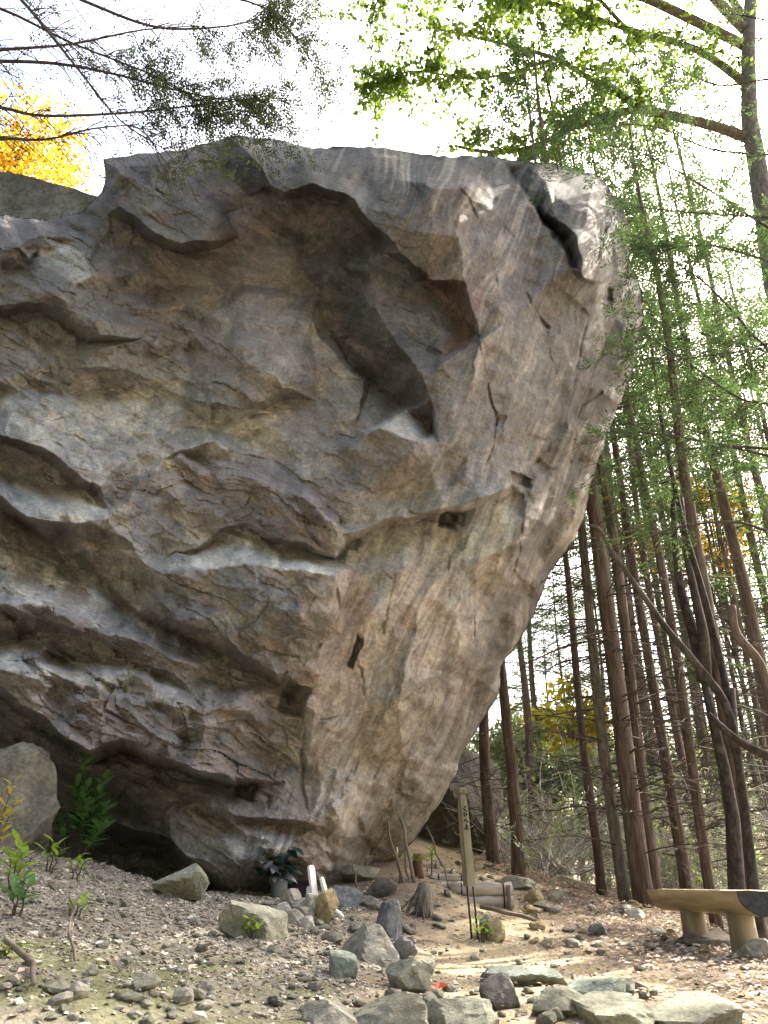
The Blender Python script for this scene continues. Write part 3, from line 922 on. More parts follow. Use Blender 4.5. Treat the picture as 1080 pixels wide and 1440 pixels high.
# rock colour: beds, stains, lichen, with some shade and light painted in
GREY = np.array([0.255, 0.240, 0.205]); TAN = np.array([0.44, 0.375, 0.295]); DARK = np.array([0.098, 0.090, 0.083])
BROWN = np.array([0.195, 0.158, 0.128]); RED = np.array([0.22, 0.115, 0.08]); BLUE = np.array([0.15, 0.165, 0.17])
PALE = np.array([0.52, 0.51, 0.43]); PINK = np.array([0.30, 0.215, 0.175]); WHITE = np.array([0.56, 0.55, 0.50]); MOSS = np.array([0.15, 0.155, 0.085])
TEAL = np.array([0.22, 0.27, 0.255]); BLACK = np.array([0.05, 0.048, 0.045])
cB = np.ones(BX.shape + (3,)) * GREY


def paint(mask, col):
    global cB
    cB = cB * (1 - mask[..., None]) + col * mask[..., None]


wnx = BX + fbm(BX / 50, BY / 50, 91, 4) * 40; wny = BY + fbm(BX / 50, BY / 50, 92, 4) * 40


def blob(x, y, rx, ry, ang, col, s, soft=2.2):
    c_, s_ = math.cos(R(ang)), math.sin(R(ang))
    dx, dy = wnx - x, wny - y
    a = (dx * c_ + dy * s_) / rx; b = (-dx * s_ + dy * c_) / ry
    m_ = s / (1 + np.exp((np.sqrt(a * a + b * b) - 1) * 2.2 * soft))
    paint(m_, col)


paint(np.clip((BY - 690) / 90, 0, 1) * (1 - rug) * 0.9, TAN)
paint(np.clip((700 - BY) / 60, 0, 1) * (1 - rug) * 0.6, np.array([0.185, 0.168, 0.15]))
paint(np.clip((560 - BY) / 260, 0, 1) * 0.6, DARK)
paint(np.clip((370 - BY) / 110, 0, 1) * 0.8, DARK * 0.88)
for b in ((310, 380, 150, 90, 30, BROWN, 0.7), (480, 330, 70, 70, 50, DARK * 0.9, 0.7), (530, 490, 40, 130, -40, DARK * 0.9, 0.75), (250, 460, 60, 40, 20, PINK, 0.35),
          (400, 500, 110, 50, 35, GREY * 1.05, 0.5), (220, 600, 220, 42, 8, PALE * 0.85, 0.75), (80, 690, 90, 25, 15, PALE * .9, 0.7), (350, 690, 130, 45, 15, PINK * 0.95, 0.6),
          (430, 740, 60, 25, 25, BROWN * 1.1, 0.6), (370, 775, 110, 22, 4, PALE * 1.1, 0.85), (100, 800, 130, 40, 25, PALE * .9, 0.75), (60, 960, 90, 25, 20, PALE * .8, 0.6), (380, 850, 55, 45, 0, BLUE, 0.75),
          (440, 850, 22, 40, -20, BROWN * 1.15, 0.7), (310, 870, 80, 28, 25, BROWN * 1.2, 0.6), (140, 1020, 60, 35, 30, BROWN, 0.75), (330, 1020, 70, 50, 20, BROWN * 1.15, 0.6),
          (300, 600, 60, 40, 0, GREY, 0.3), (460, 620, 60, 40, 60, BROWN, 0.5), (545, 635, 35, 35, 0, BROWN * 1.05, 0.75), (630, 430, 45, 55, 60, RED, 0.85),
          (640, 310, 45, 30, 60, BROWN * 1.2, 0.4), (625, 340, 16, 14, 0, RED, 0.5), (560, 450, 25, 50, -30, BLUE * 0.9, 0.5), (500, 850, 28, 50, 10, np.array([0.42, 0.25, 0.15]), 0.7),
          (535, 855, 14, 48, -12, TEAL, 0.8), (700, 720, 45, 38, 40, TEAL, 0.8), (665, 790, 20, 50, 30, TEAL * 0.95, 0.55), (495, 765, 24, 14, 10, TEAL * 0.7, 0.6),
          (590, 760, 70, 30, -10, GREY * 1.2, 0.5), (600, 880, 60, 40, 0, np.array([0.40, 0.27, 0.18]), 0.4), (470, 960, 40, 40, 0, np.array([0.38, 0.25, 0.17]), 0.6),
          (640, 960, 40, 140, 30, GREY * 0.75, 0.6), (560, 1130, 60, 110, 32, np.array([0.30, 0.245, 0.165]), 0.5), (805, 650, 42, 200, 22, DARK * 1.1, 0.85), (718, 870, 26, 140, 32, DARK * 1.1, 0.8), (650, 1030, 18, 120, 32, DARK * 1.3, 0.7),
          (700, 600, 70, 120, 20, np.array([0.22, 0.20, 0.175]), 0.5), (820, 370, 30, 30, 0, BROWN * 1.2, 0.5), (760, 300, 30, 60, -30, DARK * 0.8, 0.6),
          (400, 1130, 60, 30, 10, PINK, 0.5), (440, 1190, 22, 25, 30, np.array([0.36, 0.22, 0.15]), 0.75), (345, 1110, 24, 12, 10, BLACK, 0.7), (415, 985, 20, 22, 30, BLACK, 0.8),
          (310, 1100, 18, 8, 10, MOSS, 0.6), (200, 1130, 80, 40, 20, BROWN * 1.2, 0.6), (300, 1190, 80, 30, 20, GREY * 1.1, 0.5), (180, 1180, 90, 30, 15, DARK, 0.7),
          (175, 880, 9, 7, 0, MOSS * 0.5, 0.7), (90, 380, 40, 16, 20, PALE * 1.05, 0.7), (30, 480, 50, 30, 10, GREY * 1.1, 0.6), (660, 1100, 12, 40, 30, MOSS * 1.4, 0.5), (590, 1150, 14, 60, 35, MOSS * 1.5, 0.4)):
    blob(*b)  # stains and lichen, plus shade painted in hollows and light on ledge tops


def poly_mask(pts, soft=2):
    m_ = np.zeros(BX.shape, bool)
    for k in range(len(pts)):
        x1, y1 = pts[k]; x2, y2 = pts[(k + 1) % len(pts)]
        if y1 == y2: continue
        m_ ^= ((y1 > WYt) != (y2 > WYt)) & (WXt < (x2 - x1) * (WYt - y1) / (y2 - y1) + x1)
    return blur(m_.astype(float), soft)


# whole faces: brown and lichened stone, with undersides painted shaded and ledge tops lit
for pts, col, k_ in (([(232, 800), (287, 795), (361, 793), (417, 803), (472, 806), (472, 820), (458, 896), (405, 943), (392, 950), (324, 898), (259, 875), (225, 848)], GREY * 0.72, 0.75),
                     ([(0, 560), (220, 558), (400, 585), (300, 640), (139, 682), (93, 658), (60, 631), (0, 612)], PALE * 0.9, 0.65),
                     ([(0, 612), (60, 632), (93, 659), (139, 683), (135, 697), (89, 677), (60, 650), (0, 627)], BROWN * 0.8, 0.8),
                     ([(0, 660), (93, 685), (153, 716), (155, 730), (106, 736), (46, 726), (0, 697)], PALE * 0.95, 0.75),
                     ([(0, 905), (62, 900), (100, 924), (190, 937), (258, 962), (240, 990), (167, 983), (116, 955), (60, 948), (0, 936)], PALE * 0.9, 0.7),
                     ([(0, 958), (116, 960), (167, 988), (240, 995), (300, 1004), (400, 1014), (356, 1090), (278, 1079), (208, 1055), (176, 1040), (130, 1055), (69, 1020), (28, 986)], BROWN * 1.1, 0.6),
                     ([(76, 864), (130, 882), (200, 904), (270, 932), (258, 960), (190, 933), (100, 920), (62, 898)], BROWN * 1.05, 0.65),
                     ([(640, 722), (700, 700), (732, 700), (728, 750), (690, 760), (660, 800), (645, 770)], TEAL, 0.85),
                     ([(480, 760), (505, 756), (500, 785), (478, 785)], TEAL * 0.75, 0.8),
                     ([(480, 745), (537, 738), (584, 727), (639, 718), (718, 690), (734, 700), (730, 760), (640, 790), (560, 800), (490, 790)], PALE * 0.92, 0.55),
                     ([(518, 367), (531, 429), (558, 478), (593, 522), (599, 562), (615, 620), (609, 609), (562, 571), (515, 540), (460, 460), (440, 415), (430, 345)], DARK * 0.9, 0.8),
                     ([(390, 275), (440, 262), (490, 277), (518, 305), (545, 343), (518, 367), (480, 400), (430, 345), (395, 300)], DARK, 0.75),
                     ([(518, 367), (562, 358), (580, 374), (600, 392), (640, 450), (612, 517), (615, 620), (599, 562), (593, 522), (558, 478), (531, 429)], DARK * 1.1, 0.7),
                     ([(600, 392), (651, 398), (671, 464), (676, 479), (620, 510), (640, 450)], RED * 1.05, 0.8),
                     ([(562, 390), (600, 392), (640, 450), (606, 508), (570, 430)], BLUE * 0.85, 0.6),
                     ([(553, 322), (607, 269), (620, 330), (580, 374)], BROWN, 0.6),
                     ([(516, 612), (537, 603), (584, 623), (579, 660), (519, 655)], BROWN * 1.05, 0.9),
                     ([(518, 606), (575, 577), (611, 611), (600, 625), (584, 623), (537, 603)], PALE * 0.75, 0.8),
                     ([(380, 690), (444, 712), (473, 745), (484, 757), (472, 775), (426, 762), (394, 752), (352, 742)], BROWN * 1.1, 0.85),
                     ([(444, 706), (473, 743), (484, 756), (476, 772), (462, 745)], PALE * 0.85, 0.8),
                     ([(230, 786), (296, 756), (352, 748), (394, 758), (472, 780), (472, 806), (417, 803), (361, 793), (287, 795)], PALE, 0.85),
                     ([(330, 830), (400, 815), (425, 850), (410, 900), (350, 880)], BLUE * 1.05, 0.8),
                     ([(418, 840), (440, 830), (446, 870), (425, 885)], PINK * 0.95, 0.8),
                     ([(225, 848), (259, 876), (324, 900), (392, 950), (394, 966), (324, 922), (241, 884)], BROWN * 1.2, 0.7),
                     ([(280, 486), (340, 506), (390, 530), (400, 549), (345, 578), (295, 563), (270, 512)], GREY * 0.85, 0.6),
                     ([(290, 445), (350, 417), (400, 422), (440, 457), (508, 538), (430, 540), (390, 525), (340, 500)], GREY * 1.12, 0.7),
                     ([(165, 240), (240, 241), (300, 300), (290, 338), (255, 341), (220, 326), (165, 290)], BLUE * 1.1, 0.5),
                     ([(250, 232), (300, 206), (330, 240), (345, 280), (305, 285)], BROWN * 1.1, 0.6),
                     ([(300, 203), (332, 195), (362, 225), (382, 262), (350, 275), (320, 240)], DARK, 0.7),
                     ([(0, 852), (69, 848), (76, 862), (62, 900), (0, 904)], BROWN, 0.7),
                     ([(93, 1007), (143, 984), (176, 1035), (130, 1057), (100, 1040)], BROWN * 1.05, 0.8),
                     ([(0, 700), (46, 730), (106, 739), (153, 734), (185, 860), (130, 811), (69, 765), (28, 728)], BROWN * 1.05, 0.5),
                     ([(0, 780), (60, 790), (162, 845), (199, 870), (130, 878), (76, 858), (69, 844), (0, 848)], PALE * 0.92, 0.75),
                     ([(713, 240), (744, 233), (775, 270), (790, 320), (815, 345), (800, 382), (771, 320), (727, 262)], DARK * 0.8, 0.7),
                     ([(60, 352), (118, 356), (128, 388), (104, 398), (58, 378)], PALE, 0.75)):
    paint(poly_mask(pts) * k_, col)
# each broken face has weathered a little differently
fa = tin(84, 1.5, 27, 1, True); fb = tin(40, 1.6, 27, 2, True); fc = tin(18, 1.6, 27, 3, True)
lum = 1 + (0.16 * fa + 0.16 * fb + 0.12 * fc) * rug
ra = tin(70, 2.6, 113, 11, True); rb = tin(28, 2.6, 113, 12, True)
lum = lum + (0.09 * ra + 0.09 * rb) * (1 - rug)
cB = cB * lum[..., None]
hue = (0.05 * fb + 0.03 * fa) * rug + 0.04 * rb * (1 - rug)
cB = cB * np.stack([1 + hue, np.ones(hue.shape), 1 - 1.3 * hue], -1)
# pale drip streaks and dark seep lines on the lower block
dm = np.exp(-(((BX - 385) + (BY - 1190) * 0.55) / 38) ** 2 - ((BY - 1190) / 38) ** 2)
sn = fbm(((BX) + (BY) * 0.45) / 5, BY / 60, 95, 3)
paint(np.clip(sn * 3 + 0.1, 0, 1) * dm * 0.9, WHITE)
paint(np.clip(-sn * 3 - 0.1, 0, 1) * dm * 0.7, BLACK * 1.5)
sn = fbm(ub / 9, ua / 90, 96, 4, 0.6)
paint(np.clip(sn * 1.7 - 0.12, 0, 0.5) * (1 - rug), DARK * 1.7)
paint(np.clip(-sn * 1.6 - 0.15, 0, 0.5) * (1 - rug), np.array([0.40, 0.34, 0.265]))
n5 = fbm(BX / 35, BY / 35, 97, 5, 0.65)
paint(np.clip(n5 * 1.6 - 0.12, 0, 0.55) * rug, PINK * 0.9)
n6 = fbm(BX / 28, BY / 28, 98, 5, 0.65)
paint(np.clip(n6 * 1.7 - 0.12, 0, 0.5) * rug, BLUE * 1.1)
cB = cB * (1 + 0.3 * fbm(BX / 14, BY / 14, 99, 4, 0.7))[..., None]
cB = cB * 0.6 + 0.4 * cB.mean(-1, keepdims=True)
cB = np.clip(cB * np.array([0.985, 0.995, 1.0]), 0.02, 0.7)
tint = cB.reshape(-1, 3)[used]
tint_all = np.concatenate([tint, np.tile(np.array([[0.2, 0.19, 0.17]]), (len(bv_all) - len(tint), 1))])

m, nt, bs = new_mat('boulder_rock')
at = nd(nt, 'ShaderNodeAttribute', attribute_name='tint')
v = coords(nt)
v2 = coords(nt, scale=(1.0, 0.7, 2.2), rot=(0, R(28), 0))
n1 = noise(nt, v2, 5, 9, 0.68, 0.6); n2 = noise(nt, v, 24, 8, 0.72, 0.3); n3 = noise(nt, v, 90, 4, 0.7)
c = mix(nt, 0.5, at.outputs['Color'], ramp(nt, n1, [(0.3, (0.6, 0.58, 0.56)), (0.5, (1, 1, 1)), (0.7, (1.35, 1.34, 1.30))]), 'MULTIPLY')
c = mix(nt, 0.6, c, ramp(nt, n2, [(0.3, (0.42, 0.41, 0.40)), (0.5, (1, 1, 1)), (0.7, (1.55, 1.54, 1.5))]), 'MULTIPLY')
c = mix(nt, 0.4, c, ramp(nt, n3, [(0.3, (0.5, 0.5, 0.5)), (0.5, (1, 1, 1)), (0.72, (1.6, 1.6, 1.6))]), 'MULTIPLY')
# streaks down the dip of the smooth face
vr = coords(nt, rot=(0, R(-23), 0)); ms = nd(nt, 'ShaderNodeMapping'); ms.inputs['Scale'].default_value = (1, 1, 0.09)
nt.links.new(vr, ms.inputs['Vector'])
st = noise(nt, ms.outputs[0], 9, 8, 0.68, 0.25)
c = mix(nt, at.outputs['Alpha'], c, mix(nt, 1.0, c, ramp(nt, st, [(0.32, (0.68, 0.66, 0.65)), (0.5, (1, 1, 1)), (0.68, (1.25, 1.24, 1.2))]), 'MULTIPLY'))
# lichen specks
vo = nd(nt, 'ShaderNodeTexVoronoi'); vo.inputs['Scale'].default_value = 16; vo.inputs['Randomness'].default_value = 1
nt.links.new(v, vo.inputs['Vector'])
sp = ramp(nt, vo.outputs['Distance'], [(0.06, (0.6, 0.6, 0.6)), (0.17, (0, 0, 0))])
sel = ramp(nt, noise(nt, v, 2.2, 4, 0.6), [(0.52, (0, 0, 0)), (0.62, (1, 1, 1))])
c = mix(nt, mix(nt, 1.0, sp, sel, 'MULTIPLY'), c, (0.42, 0.42, 0.37))
nt.links.new(c, bs.inputs['Base Color']); bs.inputs['Roughness'].default_value = 0.88
b1 = bump(nt, None, n1, 0.2, 0.06); b2 = bump(nt, None, n2, 0.55, 0.03, bump(nt, None, st, 0.25, 0.05, b1)); bump(nt, bs, n3, 0.7, 0.01, b2)
M['boulder'] = m
bme = np_mesh('giant_boulder', bv_all, bf_all, m, True)
if hasattr(bme, 'set_sharp_from_angle'): bme.set_sharp_from_angle(angle=R(9))
sm_ = np.concatenate([(1 - rug).reshape(-1)[used], np.zeros(len(bv_all) - len(tint))])
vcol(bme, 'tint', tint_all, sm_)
boulder = link(bpy.data.objects.new('giant_boulder', bme))
tag(boulder, 'house-sized overhanging boulder of cracked grey and tan rock towering over the path', 'boulder')


# ------------------------------------------------------------------ loose rocks
def rock_mesh(name, seed, mat, size=(1, 1, 1), planes=11, sub=3, rough=0.11):
    """angular stone: a ball cut by random planes, then roughened; sits on z = 0"""
    rng = random.Random(seed)
    bm = bmesh.new()
    bmesh.ops.create_icosphere(bm, subdivisions=sub, radius=1.0)
    pl = [(rvec(rng), rng.uniform(0.42, 0.68)) for _ in range(planes + 5)]
    pl.append((Vector((0, 0, -1)), 0.6))
    off = rng.uniform(0, 50)
    P = np.array([v.co[:] for v in bm.verts])
    N = fbm(P[:, 0] * 2.2 + off, P[:, 1] * 2.2 + P[:, 2] * 1.7 + off, seed, 4)
    for v, nn in zip(bm.verts, N):
        d = v.co.normalized(); r = 1.0
        for n, k in pl:
            q = d.dot(n)
            if q > 0.05: r = min(r, k / q)
        v.co = d * (r * (1 + rough * float(nn)))
    z0 = min(v.co.z for v in bm.verts)
    xs = [v.co.x for v in bm.verts]; ys = [v.co.y for v in bm.verts]; zs = [v.co.z for v in bm.verts]
    sx, sy, sz = max(xs) - min(xs), max(ys) - min(ys), max(zs) - min(zs)
    for v in bm.verts:
        v.co = Vector(((v.co.x - (max(xs) + min(xs)) / 2) / sx * size[0], (v.co.y - (max(ys) + min(ys)) / 2) / sy * size[1], (v.co.z - z0) / sz * size[2]))
    me = bpy.data.meshes.new(name)
    bm.to_mesh(me); bm.free()
    me.materials.append(mat)
    if sub >= 3:
        me.polygons.foreach_set('use_smooth', [True] * len(me.polygons))
        if hasattr(me, 'set_sharp_from_angle'): me.set_sharp_from_angle(angle=R(16))
    return me


def stone_px(px, py, wpx, hpx, mat, label, cat='stone', name='stone', seed=0, dep_=0.8, sink=0.15, rot=None, Y=None, planes=11, sub=3, tilt=(0, 0), group=None):
    """stone whose foot is seen at pixel (px,py), wpx wide and hpx tall in the photograph"""
    p = hit(px, py) if Y is None else pix(px, py, Y)
    mp = mpp(py, p.y)
    w = wpx * mp; h = hpx * mp * 0.9
    me = rock_mesh(name, seed or int(px * 13 + py), M[mat], (w, w * dep_, h / (1 - sink)), planes, sub)
    o = link(bpy.data.objects.new(name, me))
    o.location = (p.x, p.y + w * dep_ * 0.35, p.z - h * sink)
    o.rotation_euler = (tilt[0], tilt[1], 0 if rot is None else rot)
    tag(o, label, cat, group)
    return o


# rock lying behind the boulder's shoulder, upper left
p0, p1 = pix(-200, 300, 11.0), pix(160, 262, 11.5)
me = rock_mesh('rock_slab', 77, M['slab_stone'], (7.5, 5.0, 3.0), 9, 5, 0.06)
o = link(bpy.data.objects.new('rock_slab', me))
c0 = pix(20, 300, 11.0)
o.location = (c0.x + 1.3, 12.6, c0.z - 2.0); o.rotation_euler = (0, R(-9), R(-10))
tag(o, 'broad weathered grey slab showing behind the shoulder of the giant boulder', 'rock')

stone_px(648, 1240, 150, 225, 'dark_stone', 'dark lichen-spotted boulder standing behind the log steps', 'boulder', 'dark_boulder', 31, 1.2, 0.12, Y=12.6, planes=10, sub=5)
o = stone_px(-10, 1212, 165, 180, 'grey_stone', 'pale grey boulder leaning in front of the cave beside the green shrub', 'boulder', 'leaning_boulder', 12, 0.7, 0.12, Y=6.7, planes=4, sub=5, tilt=(0, R(-6)))
stone_px(246, 1264, 80, 50, 'green_stone', 'greenish pyramid-shaped rock at the mouth of the low cave', 'rock', 'pyramid_rock', 5, 0.8, 0.1, planes=6, sub=4)
stone_px(484, 1278, 56, 32, 'blue_stone', 'squared grey block lying behind the white slats under the overhang', 'stone', 'stone_block', 9, 0.8, 0.12, planes=8, sub=4)
stone_px(534, 1264, 52, 29, 'dark_stone', 'flat dark slab of stone beside the leaning sticks', 'stone', 'stone_slab', 14, 0.9, 0.12, planes=7, sub=4)
stone_px(522, 1280, 34, 19, 'grey_stone', 'small rounded grey stone in front of the dark slab', 'stone', 'stone', 21)
stone_px(505, 1240, 60, 26, 'green_stone', 'mossy rock tucked under the overhang behind the squared block', 'stone', 'stone', 22)
stone_px(457, 1300, 36, 50, 'tan_stone', 'upright tan stone propping the white wooden slats', 'stone', 'upright_stone', 8, 0.8, 0.12, planes=8)
stone_px(438, 1293, 22, 36, 'pale_stone', 'narrow pale stone beside the upright tan stone', 'stone', 'upright_stone', 15, 0.8)
for k, (x, y, w, h) in enumerate(((408, 1276, 34, 26), (422, 1288, 30, 24), (397, 1290, 26, 20), (412, 1300, 34, 22), (388, 1302, 30, 18), (430, 1306, 26, 18))):
    stone_px(x, y, w, h, 'pale_stone', 'pale rubble stone heaped in front of the silver-leaved plant', 'stone', 'stone', 40 + k, group='rubble below the silver-leaved plant')
stone_px(352, 1318, 96, 34, 'green_stone', 'broad flat greenish rock sunk in gravel left of the pale rubble', 'rock', 'flat_rock', 51, 1.0, 0.5, planes=8, sub=4)
stone_px(512, 1352, 100, 34, 'grey_stone', 'large brown-grey rock bedded in the bank edge above the teal stone', 'rock', 'bank_rock', 52, 1.0, 0.5, planes=9, sub=4)
stone_px(546, 1322, 44, 36, 'blue_stone', 'bluish rounded rock on the bank edge above the path', 'rock', 'bank_rock', 53, 1.0, 0.5, planes=9, sub=4)
stone_px(578, 1398, 72, 32, 'green_stone', 'squat greenish rock overhanging the red leaf beside the path', 'rock', 'bank_rock', 54, 1.0, 0.5, planes=8, sub=4)
stone_px(568, 1350, 40, 32, 'blue_stone', 'dark bluish stone wedged on top of the squat greenish rock', 'stone', 'stone', 55, 0.8, 0.2)
stone_px(482, 1378, 44, 36, 'teal_stone', 'teal-green wedge of stone in the gravel bank', 'stone', 'teal_stone', 56, 0.8, 0.2, planes=7)
stone_px(545, 1456, 124, 36, 'green_stone', 'big pale green rock with ridged top where bank meets path', 'rock', 'bank_rock', 57, 1.0, 0.5, planes=8, sub=4)
stone_px(460, 1452, 88, 26, 'grey_stone', 'half-buried grey rock at the foot of the gravel bank', 'rock', 'bank_rock', 58, 1.0, 0.5, planes=9, sub=4)
stone_px(742, 1388, 132, 18, 'teal_stone', 'long flat greenish slab set into the dirt path', 'slab', 'path_slab', 59, 1.0, 0.5, planes=7, sub=4, rot=R(-8))
stone_px(706, 1420, 58, 32, 'dark_stone', 'dark pointed rock beside the long flat path slab', 'rock', 'path_rock', 60, 1.0, 0.5, planes=6, sub=4)
stone_px(790, 1432, 84, 26, 'green_stone', 'grey-green block wedged between the path edging rocks', 'rock', 'path_rock', 61, 1.0, 0.5, planes=7, sub=4)
stone_px(852, 1412, 96, 22, 'teal_stone', 'wide flat-topped rock edging the path with a crack across', 'rock', 'path_rock', 62, 1.0, 0.5, planes=8, sub=4)
stone_px(872, 1448, 116, 30, 'green_stone', 'low grey-green rock with a sharp front edge below the flat-topped rock', 'rock', 'path_rock', 63, 1.0, 0.5, planes=7, sub=4)
stone_px(650, 1455, 114, 30, 'green_stone', 'rounded greenish rock at the foot of the dark pointed rock', 'rock', 'path_rock', 64, 1.0, 0.5, planes=9, sub=4)
stone_px(985, 1450, 156, 30, 'green_stone', 'broad ridged grey-green rock bedded in the leaf litter below the bench', 'rock', 'path_rock', 65, 1.0, 0.5, planes=8, sub=4)
stone_px(884, 1402, 28, 24, 'grey_stone', 'small tilted grey stone beside the flat-topped edging rock', 'stone', 'stone', 66)
stone_px(700, 1326, 30, 34, 'tan_stone', 'mossy yellow stone standing at the foot of the signpost', 'stone', 'stone', 67, 0.9, 0.1, planes=9)
stone_px(686, 1318, 22, 30, 'green_stone', 'moss-green stone between the signpost rods and the yellow stone', 'stone', 'stone', 68, 0.9, 0.1)
stone_px(754, 1274, 30, 22, 'tan_stone', 'yellow boulder stone resting on another beside the log steps', 'stone', 'stone', 69, 0.9, 0.05)
stone_px(752, 1286, 28, 14, 'tan_stone', 'brown stone under the yellow one beside the log steps', 'stone', 'stone', 70, 0.9, 0.1)
stone_px(726, 1252, 62, 20, 'grey_stone', 'long grey rock above the right end of the log steps', 'rock', 'rock', 71, 0.7, 0.15, planes=8, sub=4)
stone_px(785, 1268, 30, 14, 'grey_stone', 'low grey stone on the crest beside the yellow stone', 'stone', 'stone', 72)
stone_px(843, 1317, 26, 18, 'blue_stone', 'bluish grey stone alone in the leaf litter before the bench', 'stone', 'stone', 73)
stone_px(897, 1296, 28, 18, 'pale_stone', 'pale rounded stone at the foot of the thick cedar trunk', 'stone', 'stone', 74)
stone_px(600, 1225, 22, 16, 'pale_stone', 'pale stone on the bank behind the highest log step', 'stone', 'stone', 75, Y=11.2)
stone_px(1000, 1335, 95, 24, 'dark_stone', 'dark earthy rock between the two bench legs', 'rock', 'rock', 76, 0.6, 0.2, planes=10, sub=4)
stone_px(1070, 1352, 70, 30, 'grey_stone', 'grey rock against the nearer bench leg', 'rock', 'rock', 78, 0.7, 0.2, planes=9, sub=4)

# stones one can pick out, shared shapes
rng = random.Random(11)
small = {k: [rock_mesh('stone', 700 + i * 5 + j, M[k], (1, 0.8, 0.6), 9, 2, 0.05) for j in range(4)] for i, k in enumerate(('pale_stone', 'grey_stone', 'green_stone', 'tan_stone'))}


def scatter(n, xr, yr, sr, mats, label, group, seed, test=None, name='stone'):
    rg = random.Random(seed); k = 0; tries = 0
    while k < n and tries < n * 30:
        tries += 1
        px, py = rg.uniform(*xr), rg.uniform(*yr)
        if test and not test(px, py): continue
        p = hit(px, py)
        if p.y > 12: continue
        s = rg.uniform(*sr) * (1 if rg.random() < 0.75 else 1.6) * mpp(py, p.y)
        o = bpy.data.objects.new(name, rg.choice(small[rg.choice(mats)]))
        o.location = (p.x, p.y, p.z - s * 0.12); o.scale = (s, s * rg.uniform(0.7, 1.2), s * rg.uniform(0.6, 1.1))
        o.rotation_euler = (rg.uniform(-0.25, 0.25), rg.uniform(-0.25, 0.25), rg.uniform(0, 6.28))
        link(o); tag(o, label, 'stone', group); k += 1


scatter(120, (0, 470), (1235, 1440), (7, 15), ('pale_stone', 'pale_stone', 'grey_stone', 'green_stone'), 'loose pale stone on the gravel bank below the cave', 'stones loose on the gravel bank', 21, lambda x, y: y > 1225 + x * 0.12)
scatter(22, (60, 300), (1385, 1440), (16, 30), ('pale_stone', 'green_stone'), 'chunky pale stone along the foot of the mossy bank', 'stones at the foot of the mossy bank', 22)
scatter(60, (740, 1080), (1272, 1345), (9, 20), ('grey_stone', 'pale_stone', 'tan_stone'), 'weathered stone among dead leaves between path and trees', 'stones among the dead leaves by the trees', 23)
scatter(40, (600, 1080), (1350, 1440), (6, 15), ('grey_stone', 'green_stone', 'pale_stone'), 'small stone trodden into the dirt path', 'stones trodden into the path', 24, None, 'pebble')
scatter(24, (600, 700), (1215, 1240), (7, 14), ('pale_stone', 'grey_stone'), 'small stone between the log steps', 'stones between the log steps', 25, None, 'pebble')
scatter(26, (470, 640), (1250, 1330), (7, 15), ('grey_stone', 'green_stone', 'tan_stone'), 'small stone in the eroded earth bank below the sticks', 'stones in the eroded bank', 26, None, 'pebble')

scatter(46, (630, 1000), (1392, 1440), (12, 26), ('green_stone', 'grey_stone'), 'broken grey-green stone among the path edging rocks', 'broken stones among the path edging rocks', 27, None, 'rock_fragment')
scatter(40, (380, 620), (1290, 1440), (10, 24), ('green_stone', 'grey_stone'), 'rough stone bedded in the bank edge between larger rocks', 'stones bedded in the bank edge', 28, None, 'rock_fragment')

# fine gravel and leaf litter: past counting
rg = random.Random(31)
gvv, gff = [], []
shapes = []
for s in range(6):
    r_ = random.Random(900 + s); bm = bmesh.new()
    for _ in range(9): bm.verts.new(rvec(r_) * r_.uniform(0.6, 1))
    res = bmesh.ops.convex_hull(bm, input=list(bm.verts))
    bmesh.ops.delete(bm, geom=[v for v in bm.verts if not v.link_faces], context='VERTS')
    bm.verts.index_update()
    shapes.append((np.array([v.co[:] for v in bm.verts]), [[v.index for v in f.verts] for f in bm.faces])); bm.free()


def chips(name, n, xr, yr, sr, mat, label, seed, keep):
    rn = np.random.default_rng(seed)
    xs = rn.uniform(*xr, n); ys = rn.uniform(*yr, n)
    kp = keep(xs, ys) > rn.uniform(0, 1, n)
    xs, ys = xs[kp], ys[kp]; zs = ground_np(xs, ys)
    V, F = [], []
    b = 0
    for x, y, z in zip(xs, ys, zs):
        sv, sf = shapes[rn.integers(6)]
        s = rn.uniform(*sr) * (2.0 if rn.random() < 0.08 else 1)
        a = rn.uniform(0, 6.28); ca_, sa_ = math.cos(a), math.sin(a)
        q = sv * np.array([s, s * rn.uniform(0.6, 1.2), s * rn.uniform(0.4, 0.8)])
        q = np.column_stack([q[:, 0] * ca_ - q[:, 1] * sa_ + x, q[:, 0] * sa_ + q[:, 1] * ca_ + y, q[:, 2] + z + s * 0.15])
        V.append(q); F += [[i + b for i in f] for f in sf]; b += len(sv)
    me = bpy.data.meshes.new(name); me.from_pydata(np.concatenate(V).tolist(), [], F); me.materials.append(mat); me.update()
    return tag(link(bpy.data.objects.new(name, me)), label, 'gravel', kind='stuff')


def island_stone(name, stops):
    m, nt, bs = new_mat(name)
    g = nd(nt, 'ShaderNodeNewGeometry')
    c = ramp(nt, g.outputs['Random Per Island'], stops)
    n2 = noise(nt, coords(nt), 60, 4, 0.7)
    c = mix(nt, 0.6, c, ramp(nt, n2, [(0.3, (0.6, 0.6, 0.6)), (0.7, (1.3, 1.3, 1.3))]), 'MULTIPLY')
    nt.links.new(c, bs.inputs['Base Color']); bs.inputs['Roughness'].default_value = 0.9
    return m


